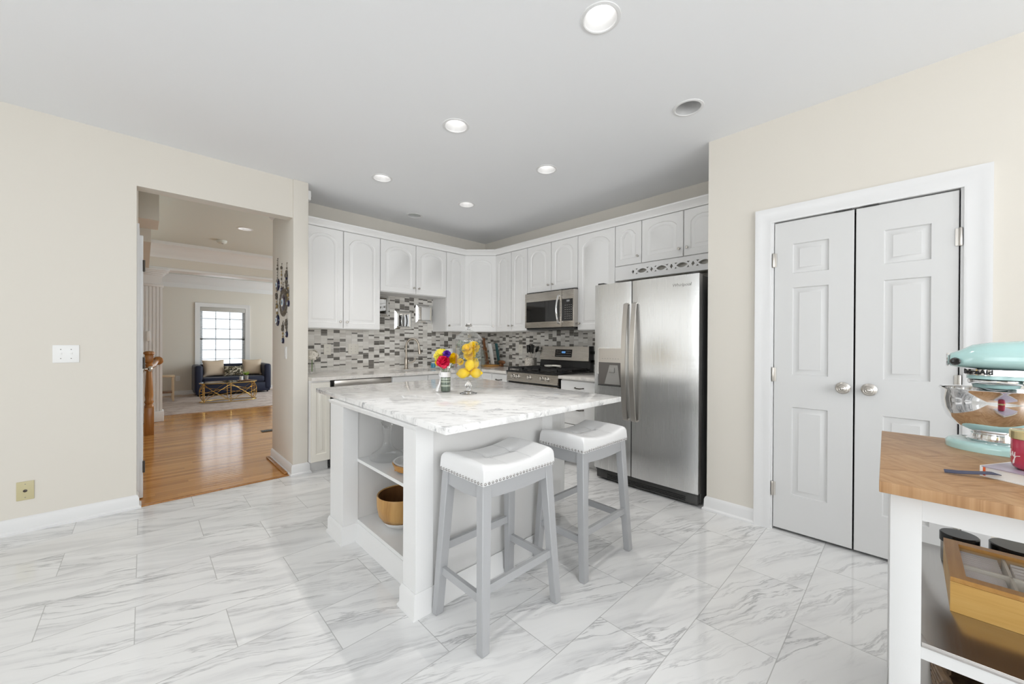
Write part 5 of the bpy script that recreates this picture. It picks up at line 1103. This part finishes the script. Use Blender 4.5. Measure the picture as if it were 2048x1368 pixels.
b = MB(); b.prism([(mx + 0.0655 * math.sin(a), -0.195 + 0.0655 * math.cos(a)) for a in [-PI / 2 + PI * k / 16 for k in range(17)]] + [(mx + 0.0655, -0.44), (mx - 0.0655, -0.44)], HZ - 0.048, HZ - 0.029); tb = P('trim_band', b, M_CHROME, t, smooth=50)
b = MB(); b.text('KitchenAid', 0.021, (0, 0, 0), (1, 0, 0), (0, 0, 1), 0.0006, bold=0.0008)
xa = max(v.co.x for v in b.bm.verts)
for v in b.bm.verts:                                   # the badge wraps round the curved nose of the band
    s_ = v.co.x - xa - 0.012; R_ = 0.0664 - v.co.y
    if s_ < 0: v.co = V3((mx - R_ * math.cos(-s_ / 0.0664), -0.195 + R_ * math.sin(-s_ / 0.0664), HZ - 0.0445 + v.co.z))
    else: v.co = V3((mx - R_, -0.195 - s_, HZ - 0.0445 + v.co.z))
P('lettering', b, M_INK, tb)
b = MB(); b.text('ARTISAN', 0.0115, (mx - 0.0664, -0.265, HZ - 0.042), (0, -1, 0), (0, 0, 1), 0.0006); P('lettering', b, M_INK, tb)
b = MB(); b.lathe([(0, 0), (0.058, 0), (0.060, 0.004), (0.060, 0.012), (0.056, 0.014), (0, 0.014)], (mx, -0.195, HZ - 0.076), 48); P('planetary_ring', b, M_CHROME, t)
b = MB(); b.lathe([(0, 0), (0.030, 0.001), (0.048, 0.010), (0.052, 0.024), (0, 0.024)], (mx, -0.195, HZ - 0.098), 40); P('planetary_hub', b, M_TEAL, t)
b = MB(); b.lathe([(0, 0), (0.022, 0), (0.024, 0.003), (0.022, 0.006), (0, 0.007)], (mx, -0.094, HZ + 0.0), 24, rot((0, 1, 0))); P('hub_cap', b, M_CHROME, hd)
b = MB(); b.tube([(mx - 0.028, -0.105, HZ - 0.005), (mx - 0.040, -0.104, HZ - 0.005)], 0.005, 8); b.lathe([(0.006, 0), (0.011, 0.003), (0.013, 0.012), (0.010, 0.02), (0, 0.022)], (mx - 0.038, -0.104, HZ - 0.005), 16, rot((-1, -0.2, 0))); P('hub_knob', b, M_KNOB, hd)
# book, ribbon, candle
t = T('hardcover_book', 'thick hardcover book lying on the oak cart under the candle', 'book', (1.62, -0.25, CT))
bu = V3((-0.50, -0.866, 0)).normalized(); bv = V3((0.866, -0.50, 0)).normalized(); P0 = V3((1.566, -0.132, CT))
def bbox(u0, u1, v0, v1, z0, z1, be=0.0):
    b = MB(); b.obox(P0 + bu * (u0 + u1) / 2 + bv * (v0 + v1) / 2 + Z3 * (z0 + z1) / 2, bu, bv, Z3, (u1 - u0) / 2, (v1 - v0) / 2, (z1 - z0) / 2, be); return b
P('pages', bbox(0.006, 0.20, 0.003, 0.20, 0.0025, 0.0245), M_PAPER, t)
P('back_cover', bbox(0.0, 0.205, 0.0, 0.205, 0.0, 0.0025), M_PAPER, t); P('front_cover', bbox(0.0, 0.205, 0.0, 0.205, 0.0245, 0.027), M_COVER, t)
P('endpaper', bbox(0.0025, 0.006, 0.0, 0.2, 0.0025, 0.0245), M_COVO, t); P('spine', bbox(-0.003, 0.0025, 0.0, 0.205, 0.0, 0.027), M_WHITE, t)
b = MB(); pts = [P0 + bu * 0.03 + bv * 0.01 + Z3 * 0.014, P0 + bu * 0.018 - bv * 0.008 + Z3 * 0.014, P0 + bu * 0.002 - bv * 0.028 + Z3 * 0.011, P0 - bu * 0.018 - bv * 0.048 + Z3 * 0.0075, P0 - bu * 0.040 - bv * 0.062 + Z3 * 0.0055]
b.tube(pts, 1.0, sec=[(-0.0006, -0.0075), (0.0006, -0.0075), (0.0006, 0.0075), (-0.0006, 0.0075)], up=(-0.35, 0.35, 0.87)); P('ribbon_bookmark', b, M_NAVYR, t)
cc = V3((1.597, -0.222, CT + 0.0274)); t = T('candle', 'pink glass candle with gold lid on the book', 'candle', cc)
b = MB(); b.lathe([(0, 0), (0.030, 0.0), (0.038, 0.006), (0.041, 0.018), (0.041, 0.076), (0, 0.076)], cc, 40); P('jar', b, M_PINK, t)
b = MB(); b.lathe([(0, 0.0765), (0.042, 0.0765), (0.0435, 0.078), (0.0435, 0.096), (0.041, 0.098), (0, 0.099)], cc, 40); P('lid', b, M_GOLDL, t)
dcam = (V3((0, 0, 0)) - V3((cc.x, cc.y, 0))).normalized(); rgt = V3((-dcam.y, dcam.x, 0))
def cyl(a, z, R=0.0417):
    d = dcam * math.cos(a) + rgt * math.sin(a); return cc + d * R + Z3 * z
b = MB(); S_ = -0.95
b.tube([cyl(S_ + a, z) for a, z in ((-0.12, 0.044), (-0.10, 0.034), (-0.03, 0.032), (0.04, 0.044), (0.02, 0.030), (-0.02, 0.016), (-0.08, 0.014), (-0.06, 0.022), (0.10, 0.034), (0.30, 0.036))], 0.0009, 6)
b.tube([cyl(S_ - 0.30 + a, z) for a, z in ((0.0, 0.050), (-0.02, 0.034), (0.03, 0.031), (0.09, 0.038))], 0.0009, 6)
P('script_lettering', b, M_WINK, t)
# bamboo tea box on the steel shelf
t = T('tea_box', 'bamboo tea box with clear lid on the cart shelf', 'box', (1.76, -0.28, 0.4904)); bx0, bx1, by0, by1, bz0, bz1 = 1.596, 1.90, -0.44, -0.082, 0.4904, 0.572
b = MB(); w_ = 0.010; b.box(bx0, bx0 + w_, by0, by1, bz0, bz1); b.box(bx1 - w_, bx1, by0, by1, bz0, bz1); b.box(bx0 + w_, bx1 - w_, by0, by0 + w_, bz0, bz1); b.box(bx0 + w_, bx1 - w_, by1 - w_, by1, bz0, bz1); b.box(bx0 + w_, bx1 - w_, by0 + w_, by1 - w_, bz0, bz0 + 0.008); P('body', b, M_BAMB, t)
b = MB(); b.fill([(bx0, by0), (bx1, by0), (bx1, by1), (bx0, by1)], [[(bx0 + 0.030, by0 + 0.03), (bx1 - 0.03, by0 + 0.03), (bx1 - 0.03, by1 - 0.03), (bx0 + 0.03, by1 - 0.03)]], (0, 0, bz1 + 0.001)); r = bmesh.ops.extrude_face_region(b.bm, geom=list(b.bm.faces)); bmesh.ops.translate(b.bm, verts=[v for v in r['geom'] if isinstance(v, bmesh.types.BMVert)], vec=(0, 0, 0.012)); ld = P('lid', b, M_BAMB2, t)
b = MB(); b.box(bx0 + 0.029, bx1 - 0.029, by0 + 0.029, by1 - 0.029, bz1 + 0.005, bz1 + 0.007); P('lid_window', b, M_ACRYL, ld)
b = MB(); b.box(bx0 + w_, bx1 - w_, -0.205, -0.199, bz0 + 0.008, bz1 - 0.002); b.box(bx0 + w_, bx1 - w_, -0.325, -0.319, bz0 + 0.008, bz1 - 0.002); b.box(1.745, 1.751, by0 + w_, by1 - w_, bz0 + 0.008, bz1 - 0.002); P('divider', b, M_CREAM, t)
k = 0
for xx0, xx1, yy0, yy1, nn, lb in ((1.612, 1.74, -0.195, -0.096, 10, 'pale tea sachet standing in the near left compartment of the tea box'), (1.757, 1.885, -0.195, -0.096, 8, 'pale tea sachet standing in the far left compartment of the tea box'), (1.757, 1.885, -0.315, -0.21, 5, 'pale tea sachet standing in the far middle compartment of the tea box')):
    src = None
    for i in range(nn):
        xx = xx0 + (xx1 - xx0) * (i + 0.5) / nn
        if src is None:
            b = MB(); b.obox((xx, (yy0 + yy1) / 2, bz0 + 0.041), Y3, V3((0.16, 0, 0.98)).normalized(), V3((0.98, 0, -0.16)).normalized(), (yy1 - yy0) / 2 - 0.004, 0.030, 0.002, 0.0015); src = P('tea_sachet', b, M_TEABAG, None, (xx, (yy0 + yy1) / 2, bz0 + 0.0085)); tag(src, lb, 'tea bag', lb.replace('pale tea sachet standing', 'tea sachets'))
        else: o = src.copy(); COL.objects.link(o); o.location.x = xx
t = T('glass_jar', 'small dark olive glass jar lying among the tea box compartments', 'jar', (1.66, -0.265, bz0 + 0.0085))
b = MB(); b.lathe([(0, 0), (0.024, 0), (0.026, 0.004), (0.026, 0.06), (0.020, 0.064), (0, 0.064)], (1.69, -0.265, bz0 + 0.0085), 24); P('body', b, mat('olive_glass', (0.10, 0.09, 0.05), 0.1), t)
for (x, y, r, h, lb) in ((1.962, -0.120, 0.045, 0.098, 'canister with black lid behind the tea box, left one'), (1.972, -0.238, 0.056, 0.099, 'wider canister with black lid behind the tea box, right one')):
    t = T('canister', lb, 'canister', (x, y, 0.4904)); b = MB(); b.lathe([(0, 0), (r - 0.004, 0), (r - 0.003, 0.003), (r - 0.003, h - 0.03), (0, h - 0.03)], (x, y, 0.4904), 36); P('body', b, M_CANB, t)
    b = MB(); b.lathe([(r - 0.006, h - 0.029), (r, h - 0.029), (r, h - 0.003), (r - 0.003, h), (0, h)], (x, y, 0.4904), 36); P('lid', b, M_BLACK, t)
# wicker basket on the low shelf
t = T('wicker_basket', 'dark woven wicker basket under the cart shelf', 'basket', (1.75, -0.45, 0.1184)); b = MB()
wx0, wx1, wy0, wy1 = 1.44, 2.03, -0.95, -0.07
for r_ in range(13):
    z = 0.132 + r_ * 0.018; pts = []; N = 120; per = [(wx0, wy0), (wx1, wy0), (wx1, wy1), (wx0, wy1)]
    for s_ in range(4):
        (xa, ya), (xb, yb_) = per[s_], per[(s_ + 1) % 4]; m = 30
        for q in range(m): 
            f = q / m; nx, ny = (yb_ - ya), -(xb - xa); L = math.hypot(nx, ny); wv = 0.006 * math.sin(q * PI / 2 + PI / 2 * r_ * 2 + r_ * PI)
            pts.append((xa + (xb - xa) * f + nx / L * wv, ya + (yb_ - ya) * f + ny / L * wv, z + 0.004 * math.sin(q * 0.9 + r_)))
    b.tube(pts, 0.0095, 6, closed=True)
P('woven_wall', b, M_WICK, t); b = MB(); b.box(wx0 + 0.004, wx1 - 0.004, wy0 + 0.004, wy1 - 0.004, 0.1186, 0.128); P('bottom', b, M_WICK, t)

# ------------------------------------------------------------------ hall and living room
YF = 11.48
b = MB(); b.box(-0.16, -0.035, 4.036, 5.05, 0, 2.72)
S('wall_hall_left', b, M_WALL)
b = MB(); b.box(-2.2, -2.1, 4.036, 11.6, 0, 2.85); b.box(-2.1, -0.16, 4.036, 4.12, 0, 2.72); S('wall_hall_left', b, M_WALL)
b = MB(); b.box(4.5, 4.6, 4.55, 5.1, 0, 2.85); b.box(4.5, 4.6, 7.3, 8.2, 0, 2.85); b.box(4.5, 4.6, 11.0, 11.6, 0, 2.85); b.box(4.5, 4.6, 5.1, 11.0, 0, 0.6); b.box(4.5, 4.6, 5.1, 11.0, 2.35, 2.85); b.box(3.82, 4.5, 4.45, 4.55, 0, 2.85); S('wall_hall_right', b, M_WALL)
wx0, wx1, wz0, wz1 = 0.955, 1.83, 0.62, 2.03
b = MB(); b.box(-2.2, wx0, YF, YF + 0.12, 0, 2.85); b.box(wx1, 4.6, YF, YF + 0.12, 0, 2.85); b.box(wx0, wx1, YF, YF + 0.12, 0, wz0); b.box(wx0, wx1, YF, YF + 0.12, wz1, 2.85); S('wall_living', b, M_WALL)
b = MB(); b.sweep([(4.5, YF), (-2.1, YF)], BB); S('baseboard_living', b, M_TRIM)
# crown at far wall: deep stepped cove
CR2 = [(0, 0), (0.016, 0), (0.016, 0.10), (0.030, 0.115), (0.045, 0.17), (0.10, 0.25), (0.13, 0.27), (0.13, 0.36), (0, 0.36)]
b = MB(); b.sweep([(4.5, YF), (-2.1, YF)], CR2, (0, 0, 2.44)); S('trim_8', b, M_TRIM)
# beam between hall and living room
b = MB(); b.box(-2.1, 4.5, 7.86, 8.10, 2.33, 2.80); S('wall_beam', b, M_WALL)
CR3 = [(0, 0), (0.012, 0), (0.014, 0.04), (0.030, 0.06), (0.05, 0.12), (0.09, 0.18), (0.11, 0.19), (0.11, 0.235), (0, 0.235)]
b = MB(); b.sweep([(4.5, 7.86), (-2.1, 7.86)], CR3, (0, 0, 2.485)); S('trim_9', b, M_TRIM)
b = MB(); b.box(-2.1, 4.5, 7.845, 8.115, 2.305, 2.345, 0.004); S('trim_10', b, M_TRIM)
b = MB(); b.box(-0.6, 0.115, 5.28, 5.75, 2.44, 2.72); b.box(-0.6, 0.06, 5.75, 7.86, 2.3, 2.72); S('wall_bulkhead', b, M_WALL)
b = MB(); b.sweep([(0.982, 4.30), (0.982, 4.66), (1.15, 4.66)], [(0, 0), (0.012, 0), (0.05, 0.07), (0.06, 0.10), (0, 0.10)], (0, 0, 2.50)); S('trim_11', b, M_TRIM)
b = MB(); b.box(1.09, 1.11, 4.55, 4.66, 0.0, 2.72); b.box(1.1, 3.9, 4.55, 4.66, 0, 2.72); S('wall_hall_right', b, M_WALL)
# living room window
b = MB(); b.sweep([(wx1, wz0), (wx1, wz1), (wx0, wz1), (wx0, wz0)], [(0, 0), (0, 0.012), (-0.02, 0.018), (-0.07, 0.018), (-0.088, 0.024), (-0.095, 0.024), (-0.095, 0)], (0, YF, 0), X3, Z3, -Y3); b.box(wx0 - 0.12, wx1 + 0.12, YF - 0.05, YF + 0.02, wz0 - 0.03, wz0)
w3 = S('window_3', b, M_TRIM)
b = MB(); yy = YF + 0.075
b.box(wx0, wx0 + 0.05, yy, yy + 0.04, wz0, wz1); b.box(wx1 - 0.05, wx1, yy, yy + 0.04, wz0, wz1); b.box(wx0, wx1, yy, yy + 0.04, wz1 - 0.05, wz1); b.box(wx0, wx1, yy, yy + 0.04, wz0, wz0 + 0.05); b.box(wx0, wx1, yy, yy + 0.045, 1.26, 1.30)
for x in (wx0 + 0.30, wx0 + 0.575): b.box(x - 0.010, x + 0.010, yy + 0.01, yy + 0.03, wz0, wz1)
for z in (1.52, 1.76, 1.02, 0.80): b.box(wx0, wx1, yy + 0.01, yy + 0.03, z - 0.008, z + 0.008)
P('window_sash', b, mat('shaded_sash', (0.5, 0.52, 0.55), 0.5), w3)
b = MB(); b.box(wx0 + 0.01, wx1 - 0.01, yy + 0.018, yy + 0.022, wz0, wz1); P('window_pane', b, M_PANE, w3)
t = T('window_blind', 'white slatted blind with valance on the living room window', 'blind', (1.39, YF, 1.3))
b = MB()
for k in range(33):
    z = wz0 + 0.03 + k * 0.040; b.obox((1.3925, YF + 0.035, z), X3, V3((0, 0.99, -0.12)).normalized(), V3((0, 0.12, 0.99)).normalized(), 0.432, 0.021, 0.0012)
P('slats', b, M_WHITE, t)
b = MB(); b.box(wx0 + 0.004, wx1 - 0.004, YF - 0.012, YF + 0.03, wz1 - 0.095, wz1 - 0.004, 0.004); P('valance', b, mat('blind_valance', (0.55, 0.54, 0.51), 0.5), t)
b = MB()
for x in (wx0 + 0.12, wx1 - 0.12): b.tube([(x, YF + 0.012, wz0 + 0.03), (x, YF + 0.012, wz1 - 0.1)], 0.0015, 5)
P('cord', b, M_WHITE, t)
# pilaster
t = T('pilaster', 'white fluted pilaster under the beam at the living room entry', 'pilaster', (0.13, 7.9, 0.004))
b = MB(); poly = [(-0.06, 0)]
for k in range(5):
    c_ = -0.035 + k * 0.040; poly += [(c_ - 0.009, 0)] + [(c_ - 0.009 * math.cos(a), 0.009 * math.sin(a)) for a in (PI / 4, PI / 2, 3 * PI / 4)] + [(c_ + 0.009, 0)]
poly += [(0.16, 0), (0.16, 0.20), (-0.06, 0.20)]
b.prism(poly, 0.16, 2.04, (0.05, 7.875, 0)); P('fluted_shaft', b, M_TRIM, t, smooth=30)
b = MB(); b.box(-0.03, 0.228, 7.852, 8.10, 0.0045, 0.16, 0.006); P('plinth', b, M_TRIM, t)
b = MB(); b.box(-0.02, 0.222, 7.862, 8.09, 2.04, 2.08, 0.006); b.box(-0.01, 0.205, 7.88, 8.07, 2.08, 2.21)
for k, (z, o_) in enumerate(((2.21, 0.01), (2.235, 0.03), (2.26, 0.05), (2.28, 0.075))): b.box(-0.01 - o_, 0.21 + o_, 7.875 - o_, 8.08, z, z + 0.026, 0.004)
P('capital', b, M_TRIM, t)
b = MB(); b.box(0.035, 0.075, 7.855, 7.8745, 1.22, 1.37, 0.004); o = P('thermostat', b, M_WHITE, None, (0.055, 7.86, 1.22)); tag(o, 'white thermostat box mounted on the fluted pilaster', 'thermostat')
# newel post and handrail
t = T('newel_post', 'turned oak newel post in the hall beside the panelled door', 'newel post', (0.055, 6.84, 0.004))
b = MB(); b.box(0.008, 0.102, 6.793, 6.887, 0.0045, 0.36, 0.004); b.lathe([(0.045, 0.36), (0.047, 0.38), (0.034, 0.40), (0.046, 0.43), (0.036, 0.46), (0.042, 0.52), (0.030, 0.80), (0.026, 0.88), (0.040, 0.91), (0.030, 0.93), (0.042, 0.95)], (0.055, 6.84, 0.0), 24); b.box(0.014, 0.096, 6.80, 6.88, 0.95, 1.04, 0.004); b.lathe([(0.040, 1.04), (0.056, 1.055), (0.056, 1.075), (0.030, 1.09), (0, 1.092)], (0.055, 6.84, 0), 24); P('post', b, M_ORW, t)
t = T('handrail', 'oak handrail ending at a round rosette on the pilaster', 'handrail', (0.15, 7.5, 0.9))
b = MB(); b.tube([(0.03, 6.886, 0.86), (0.10, 7.3, 0.88), (0.145, 7.84, 0.925)], 0.032, 14); P('rail', b, M_ORW, t)
b = MB(); b.lathe([(0, 0.026), (0.05, 0.024), (0.062, 0.014), (0.062, 0.001)], (0.16, 7.8735, 0.925), 28, rot((0, -1, 0))); P('rosette', b, M_ORW, t)
# hall door on the left (panelled, closed against the hall wall)
b = MB(); b.door((-0.0, 4.10, 0.012), (0, 1, 0), (1, 0, 0), 0.80, 2.02, [(0.11, 0.35, 0.22, 0.86, 0), (0.45, 0.69, 0.22, 0.86, 0), (0.11, 0.35, 1.02, 1.56, 0), (0.45, 0.69, 1.02, 1.56, 0), (0.11, 0.35, 1.66, 1.90, 0), (0.45, 0.69, 1.66, 1.90, 0)], 0.034, 0.008); d3 = S('door_3', b, M_TRIM)
k = MB(); k.lathe([(0, 0), (0.030, 0), (0.030, 0.005), (0.011, 0.010), (0.010, 0.030), (0.026, 0.040), (0.028, 0.052), (0.018, 0.062), (0, 0.064)], (0.0, 4.83, 0.965), 20, rot((1, 0, 0))); P('door_knob', k, M_BRONZE, d3)
for z in (0.25, 1.05, 1.8):
    k = MB(); k.box(0.001, 0.004, 4.098, 4.125, z - 0.045, z + 0.045); k.lathe([(0, -0.046), (0.007, -0.044), (0.007, 0.044), (0, 0.046)], (0.004, 4.097, z), 10); P('hinge', k, M_BRONZ2, d3)
b = MB(); b.sweep([(4.92, 0), (4.92, 2.045), (4.085, 2.045), (4.085, 0)], [(0, 0), (0, 0.010), (-0.04, 0.014), (-0.06, 0.014), (-0.06, 0)], (-0.035, 0, 0), Y3, Z3, X3); S('trim_12', b, M_TRIM)
t = T('recessed_light', 'lit recessed light in the hall ceiling beyond the opening', 'ceiling light', (0.976, 6.15, 2.72), None); build_can(t, 1, 2.72)
t = T('smoke_detector', 'round smoke detector on the hall ceiling', 'smoke detector', (0.84, 7.1, 2.72))
b = MB(); b.lathe([(0, -0.045), (0.045, -0.043), (0.060, -0.03), (0.066, -0.001), (0, -0.001)], (0.84, 7.1, 2.72), 28); P('housing', b, M_HCEIL, t)
b = MB(); b.lathe([(0, -0.052), (0.012, -0.051), (0.013, -0.044)], (0.85, 7.09, 2.72), 12); P('test_button', b, M_GREYP, t)
plate('white outlet low on the living room far wall', (0.567, YF, 0.378), X3, -Y3, 0.075, 0.118, 'outlet')
b = MB(); b.box(1.15, 1.42, 6.0, 6.12, 0.0042, 0.010, 0.002)
for k in range(11): b.box(1.165 + k * 0.022, 1.177 + k * 0.022, 6.01, 6.11, 0.010, 0.013)
o = P('floor_register', b, M_DARKMET, None, (1.28, 6.06, 0.0042)); tag(o, 'dark metal floor register on the oak hall floor', 'floor vent')
# rug
b = MB(); b.box(0.10, 3.2, 8.40, 11.10, 0.0042, 0.014, 0.004); o = P('area_rug', b, M_RUG, None, (1.6, 9.7, 0.0042)); tag(o, 'faded pinkish beige area rug in the living room', 'rug')
RZ = 0.0145
# sofa
t = T('velvet_sofa', 'navy velvet tuxedo sofa under the living room window', 'sofa', (1.52, 11.05, RZ)); sx0, sx1, sy0, sy1 = 0.80, 2.235, 10.70, 11.43
b = MB(); b.box(sx0 + 0.02, sx1 - 0.02, sy0 + 0.02, sy1 - 0.02, 0.05, 0.26, 0.02); P('base', b, M_NAVY, t)
b = MB(); b.box(sx0 + 0.14, sx1 - 0.14, sy0 - 0.0, sy1 - 0.16, 0.26, 0.41, 0.045, 4); P('seat_cushion', b, M_NAVY, t, smooth=60)
for x0, x1 in ((sx0, sx0 + 0.145), (sx1 - 0.145, sx1)):
    b = MB(); b.box(x0, x1, sy0 + 0.01, sy1, 0.08, 0.69, 0.05, 4)
    P('armrest', b, M_NAVY, t, smooth=60)
b = MB(); b.box(sx0 + 0.12, sx1 - 0.12, sy1 - 0.165, sy1, 0.20, 0.69, 0.05, 4); P('backrest', b, M_NAVY, t, smooth=60)
for x in (sx0 + 0.07, sx1 - 0.07):
    for y in (sy0 + 0.07, sy1 - 0.07):
        b = MB(); b.lathe([(0, 0), (0.014, 0), (0.024, 0.052), (0, 0.052)], (x, y, 0.0005 + (RZ if y < 11.1 else 0.0042)), 14); P('leg', b, M_BLACK, t)
def pillow(label, c, w, h, d, rx, rz, m, nm='throw_pillow'):
    b = MB(); n = 14; top = []; bot = []
    for i in range(n + 1):
        ra, rb = [], []
        for j in range(n + 1):
            u, v = 2 * i / n - 1, 2 * j / n - 1; pin = 1 - 0.10 * (1 - u * u) * (1 if abs(v) > 0 else 1) * v * v; pu = u * (1 - 0.08 * (1 - v * v)); pv = v * (1 - 0.10 * (1 - u * u)); th = d / 2 * (max(0, (1 - u ** 4)) * max(0, (1 - v ** 4))) ** 0.6
            ra.append(b.bm.verts.new((pu * w / 2, -th, pv * h / 2))); rb.append(b.bm.verts.new((pu * w / 2, th, pv * h / 2)))
        top.append(ra); bot.append(rb)
    for i in range(n):
        for j in range(n): b.bm.faces.new((top[i][j], top[i + 1][j], top[i + 1][j + 1], top[i][j + 1])); b.bm.faces.new((bot[i][j + 1], bot[i + 1][j + 1], bot[i + 1][j], bot[i][j]))
    bmesh.ops.remove_doubles(b.bm, verts=b.bm.verts, dist=1e-5)
    Mx = Matrix.Rotation(rz, 4, 'Z') @ Matrix.Rotation(rx, 4, 'X'); bmesh.ops.transform(b.bm, matrix=Matrix.Translation(c) @ Mx, verts=b.bm.verts)
    o = P(nm, b, m, None, c, 70); tag(o, label, 'pillow'); return o
pillow('beige throw pillow at the left end of the navy sofa', (1.17, 11.10, 0.605), 0.42, 0.40, 0.15, -0.30, 0.15, M_CUSH)
pillow('beige throw pillow at the right end of the navy sofa', (1.90, 11.08, 0.605), 0.40, 0.40, 0.15, -0.30, -0.15, M_CUSH)
pillow('dark patterned lumbar pillow in the middle of the navy sofa', (1.53, 10.99, 0.535), 0.38, 0.25, 0.12, -0.35, 0.0, M_PATT)
# coffee table
t = T('coffee_table', 'oval brass lattice coffee table with glass top on the rug', 'coffee table', (1.26, 9.62, RZ)); tcx, tcy, ta, tb_, th = 1.262, 9.62, 0.47, 0.235, 0.385
el = lambda a, z, k=1.0: V3((tcx + ta * k * math.cos(a), tcy + tb_ * k * math.sin(a), RZ + z))
for z in (0.010, th - 0.008):
    b = MB(); b.tube([el(2 * PI * k / 48, z) for k in range(48)], 0.008, 8, closed=True); P('ring', b, M_GOLD, t)
for k in range(6):
    b = MB(); a = PI / 6 + k * PI / 3; b.tube([el(a, 0.004), el(a, th - 0.004)], 0.0075, 8); P('upright', b, M_GOLD, t)
b = MB()
for k in range(6):
    a0 = PI / 6 + k * PI / 3
    for da, (z0, z1) in ((PI / 3, (0.02, th - 0.02)), (-PI / 3, (0.02, th - 0.02)), (2 * PI / 3, (0.09, th - 0.09))): b.tube([el(a0 + da * q / 8, z0 + (z1 - z0) * q / 8, 1.005) for q in range(9)], 0.0055, 6)
P('lattice', b, M_GOLD, t)
b = MB(); b.prism([(tcx + (ta + 0.012) * math.cos(2 * PI * k / 48), tcy + (tb_ + 0.012) * math.sin(2 * PI * k / 48)) for k in range(48)], RZ + th, RZ + th + 0.012); P('glass_top', b, M_PANE, t)
b = MB(); b.prism([(tcx + ta * 0.985 * math.cos(2 * PI * k / 48), tcy + tb_ * 0.985 * math.sin(2 * PI * k / 48)) for k in range(48)], RZ + th - 0.012, RZ + th - 0.002); P('under_shelf', b, M_BGLASS, t)
TZ = RZ + th + 0.0125
b = MB(); b.box(1.40, 1.62, 9.52, 9.66, TZ, TZ + 0.014, 0.004); o = P('wooden_tray', b, M_DKW, None, (1.51, 9.59, TZ)); tag(o, 'small dark wooden tray on the coffee table', 'tray')
t = T('potted_plant', 'small green plant in a grey pot on the coffee table', 'plant', (1.55, 9.59, TZ + 0.0145))
b = MB(); b.lathe([(0, 0), (0.032, 0), (0.038, 0.09), (0.034, 0.09), (0.03, 0.07), (0, 0.07)], (1.55, 9.59, TZ + 0.0145), 20); P('pot', b, M_GREYP, t)
b = MB()
for k in range(40):
    a = random.uniform(0, 2 * PI); p = V3((1.55, 9.59, TZ + 0.10)); d = V3((math.cos(a) * random.uniform(0.2, 1), math.sin(a) * random.uniform(0.2, 1), random.uniform(0.5, 1.3))) * 0.062; s_ = d.orthogonal().normalized() * 0.009; b.quad(p + d * 0.3, p + d * 0.7 - s_, p + d * 1.2, p + d * 0.7 + s_)
P('leaves', b, mat('fresh_leaf', (0.22, 0.33, 0.04), 0.5), t, smooth=0, recalc=False)
t = T('pillar_candle', 'short white candle in a holder on the coffee table', 'candle', (1.46, 9.57, TZ + 0.0145)); b = MB(); b.lathe([(0, 0), (0.034, 0), (0.034, 0.075), (0.03, 0.077), (0, 0.074)], (1.46, 9.57, TZ + 0.0145), 20); P('wax', b, M_WHITE, t); b = MB(); b.tube([(1.46, 9.57, TZ + 0.088), (1.46, 9.57, TZ + 0.101)], 0.0012, 5); P('wick', b, M_INK, t)
# end table behind the pilaster
t = T('end_table', 'slim light wood end table behind the pilaster', 'end table', (0.28, 10.3, 0.004)); M_LTW = mat('light_oak', (0.55, 0.40, 0.25), 0.4)
b = MB(); b.box(0.10, 0.46, 10.25, 10.60, 0.50, 0.53, 0.003); P('table_top', b, M_LTW, t); b = MB(); b.box(0.12, 0.44, 10.27, 10.58, 0.18, 0.20); P('lower_shelf', b, M_DKW, t)
for x in (0.11, 0.42):
    for y in (10.26, 10.56): b = MB(); b.box(x, x + 0.03, y, y + 0.03, RZ, 0.50); P('leg', b, M_LTW, t)
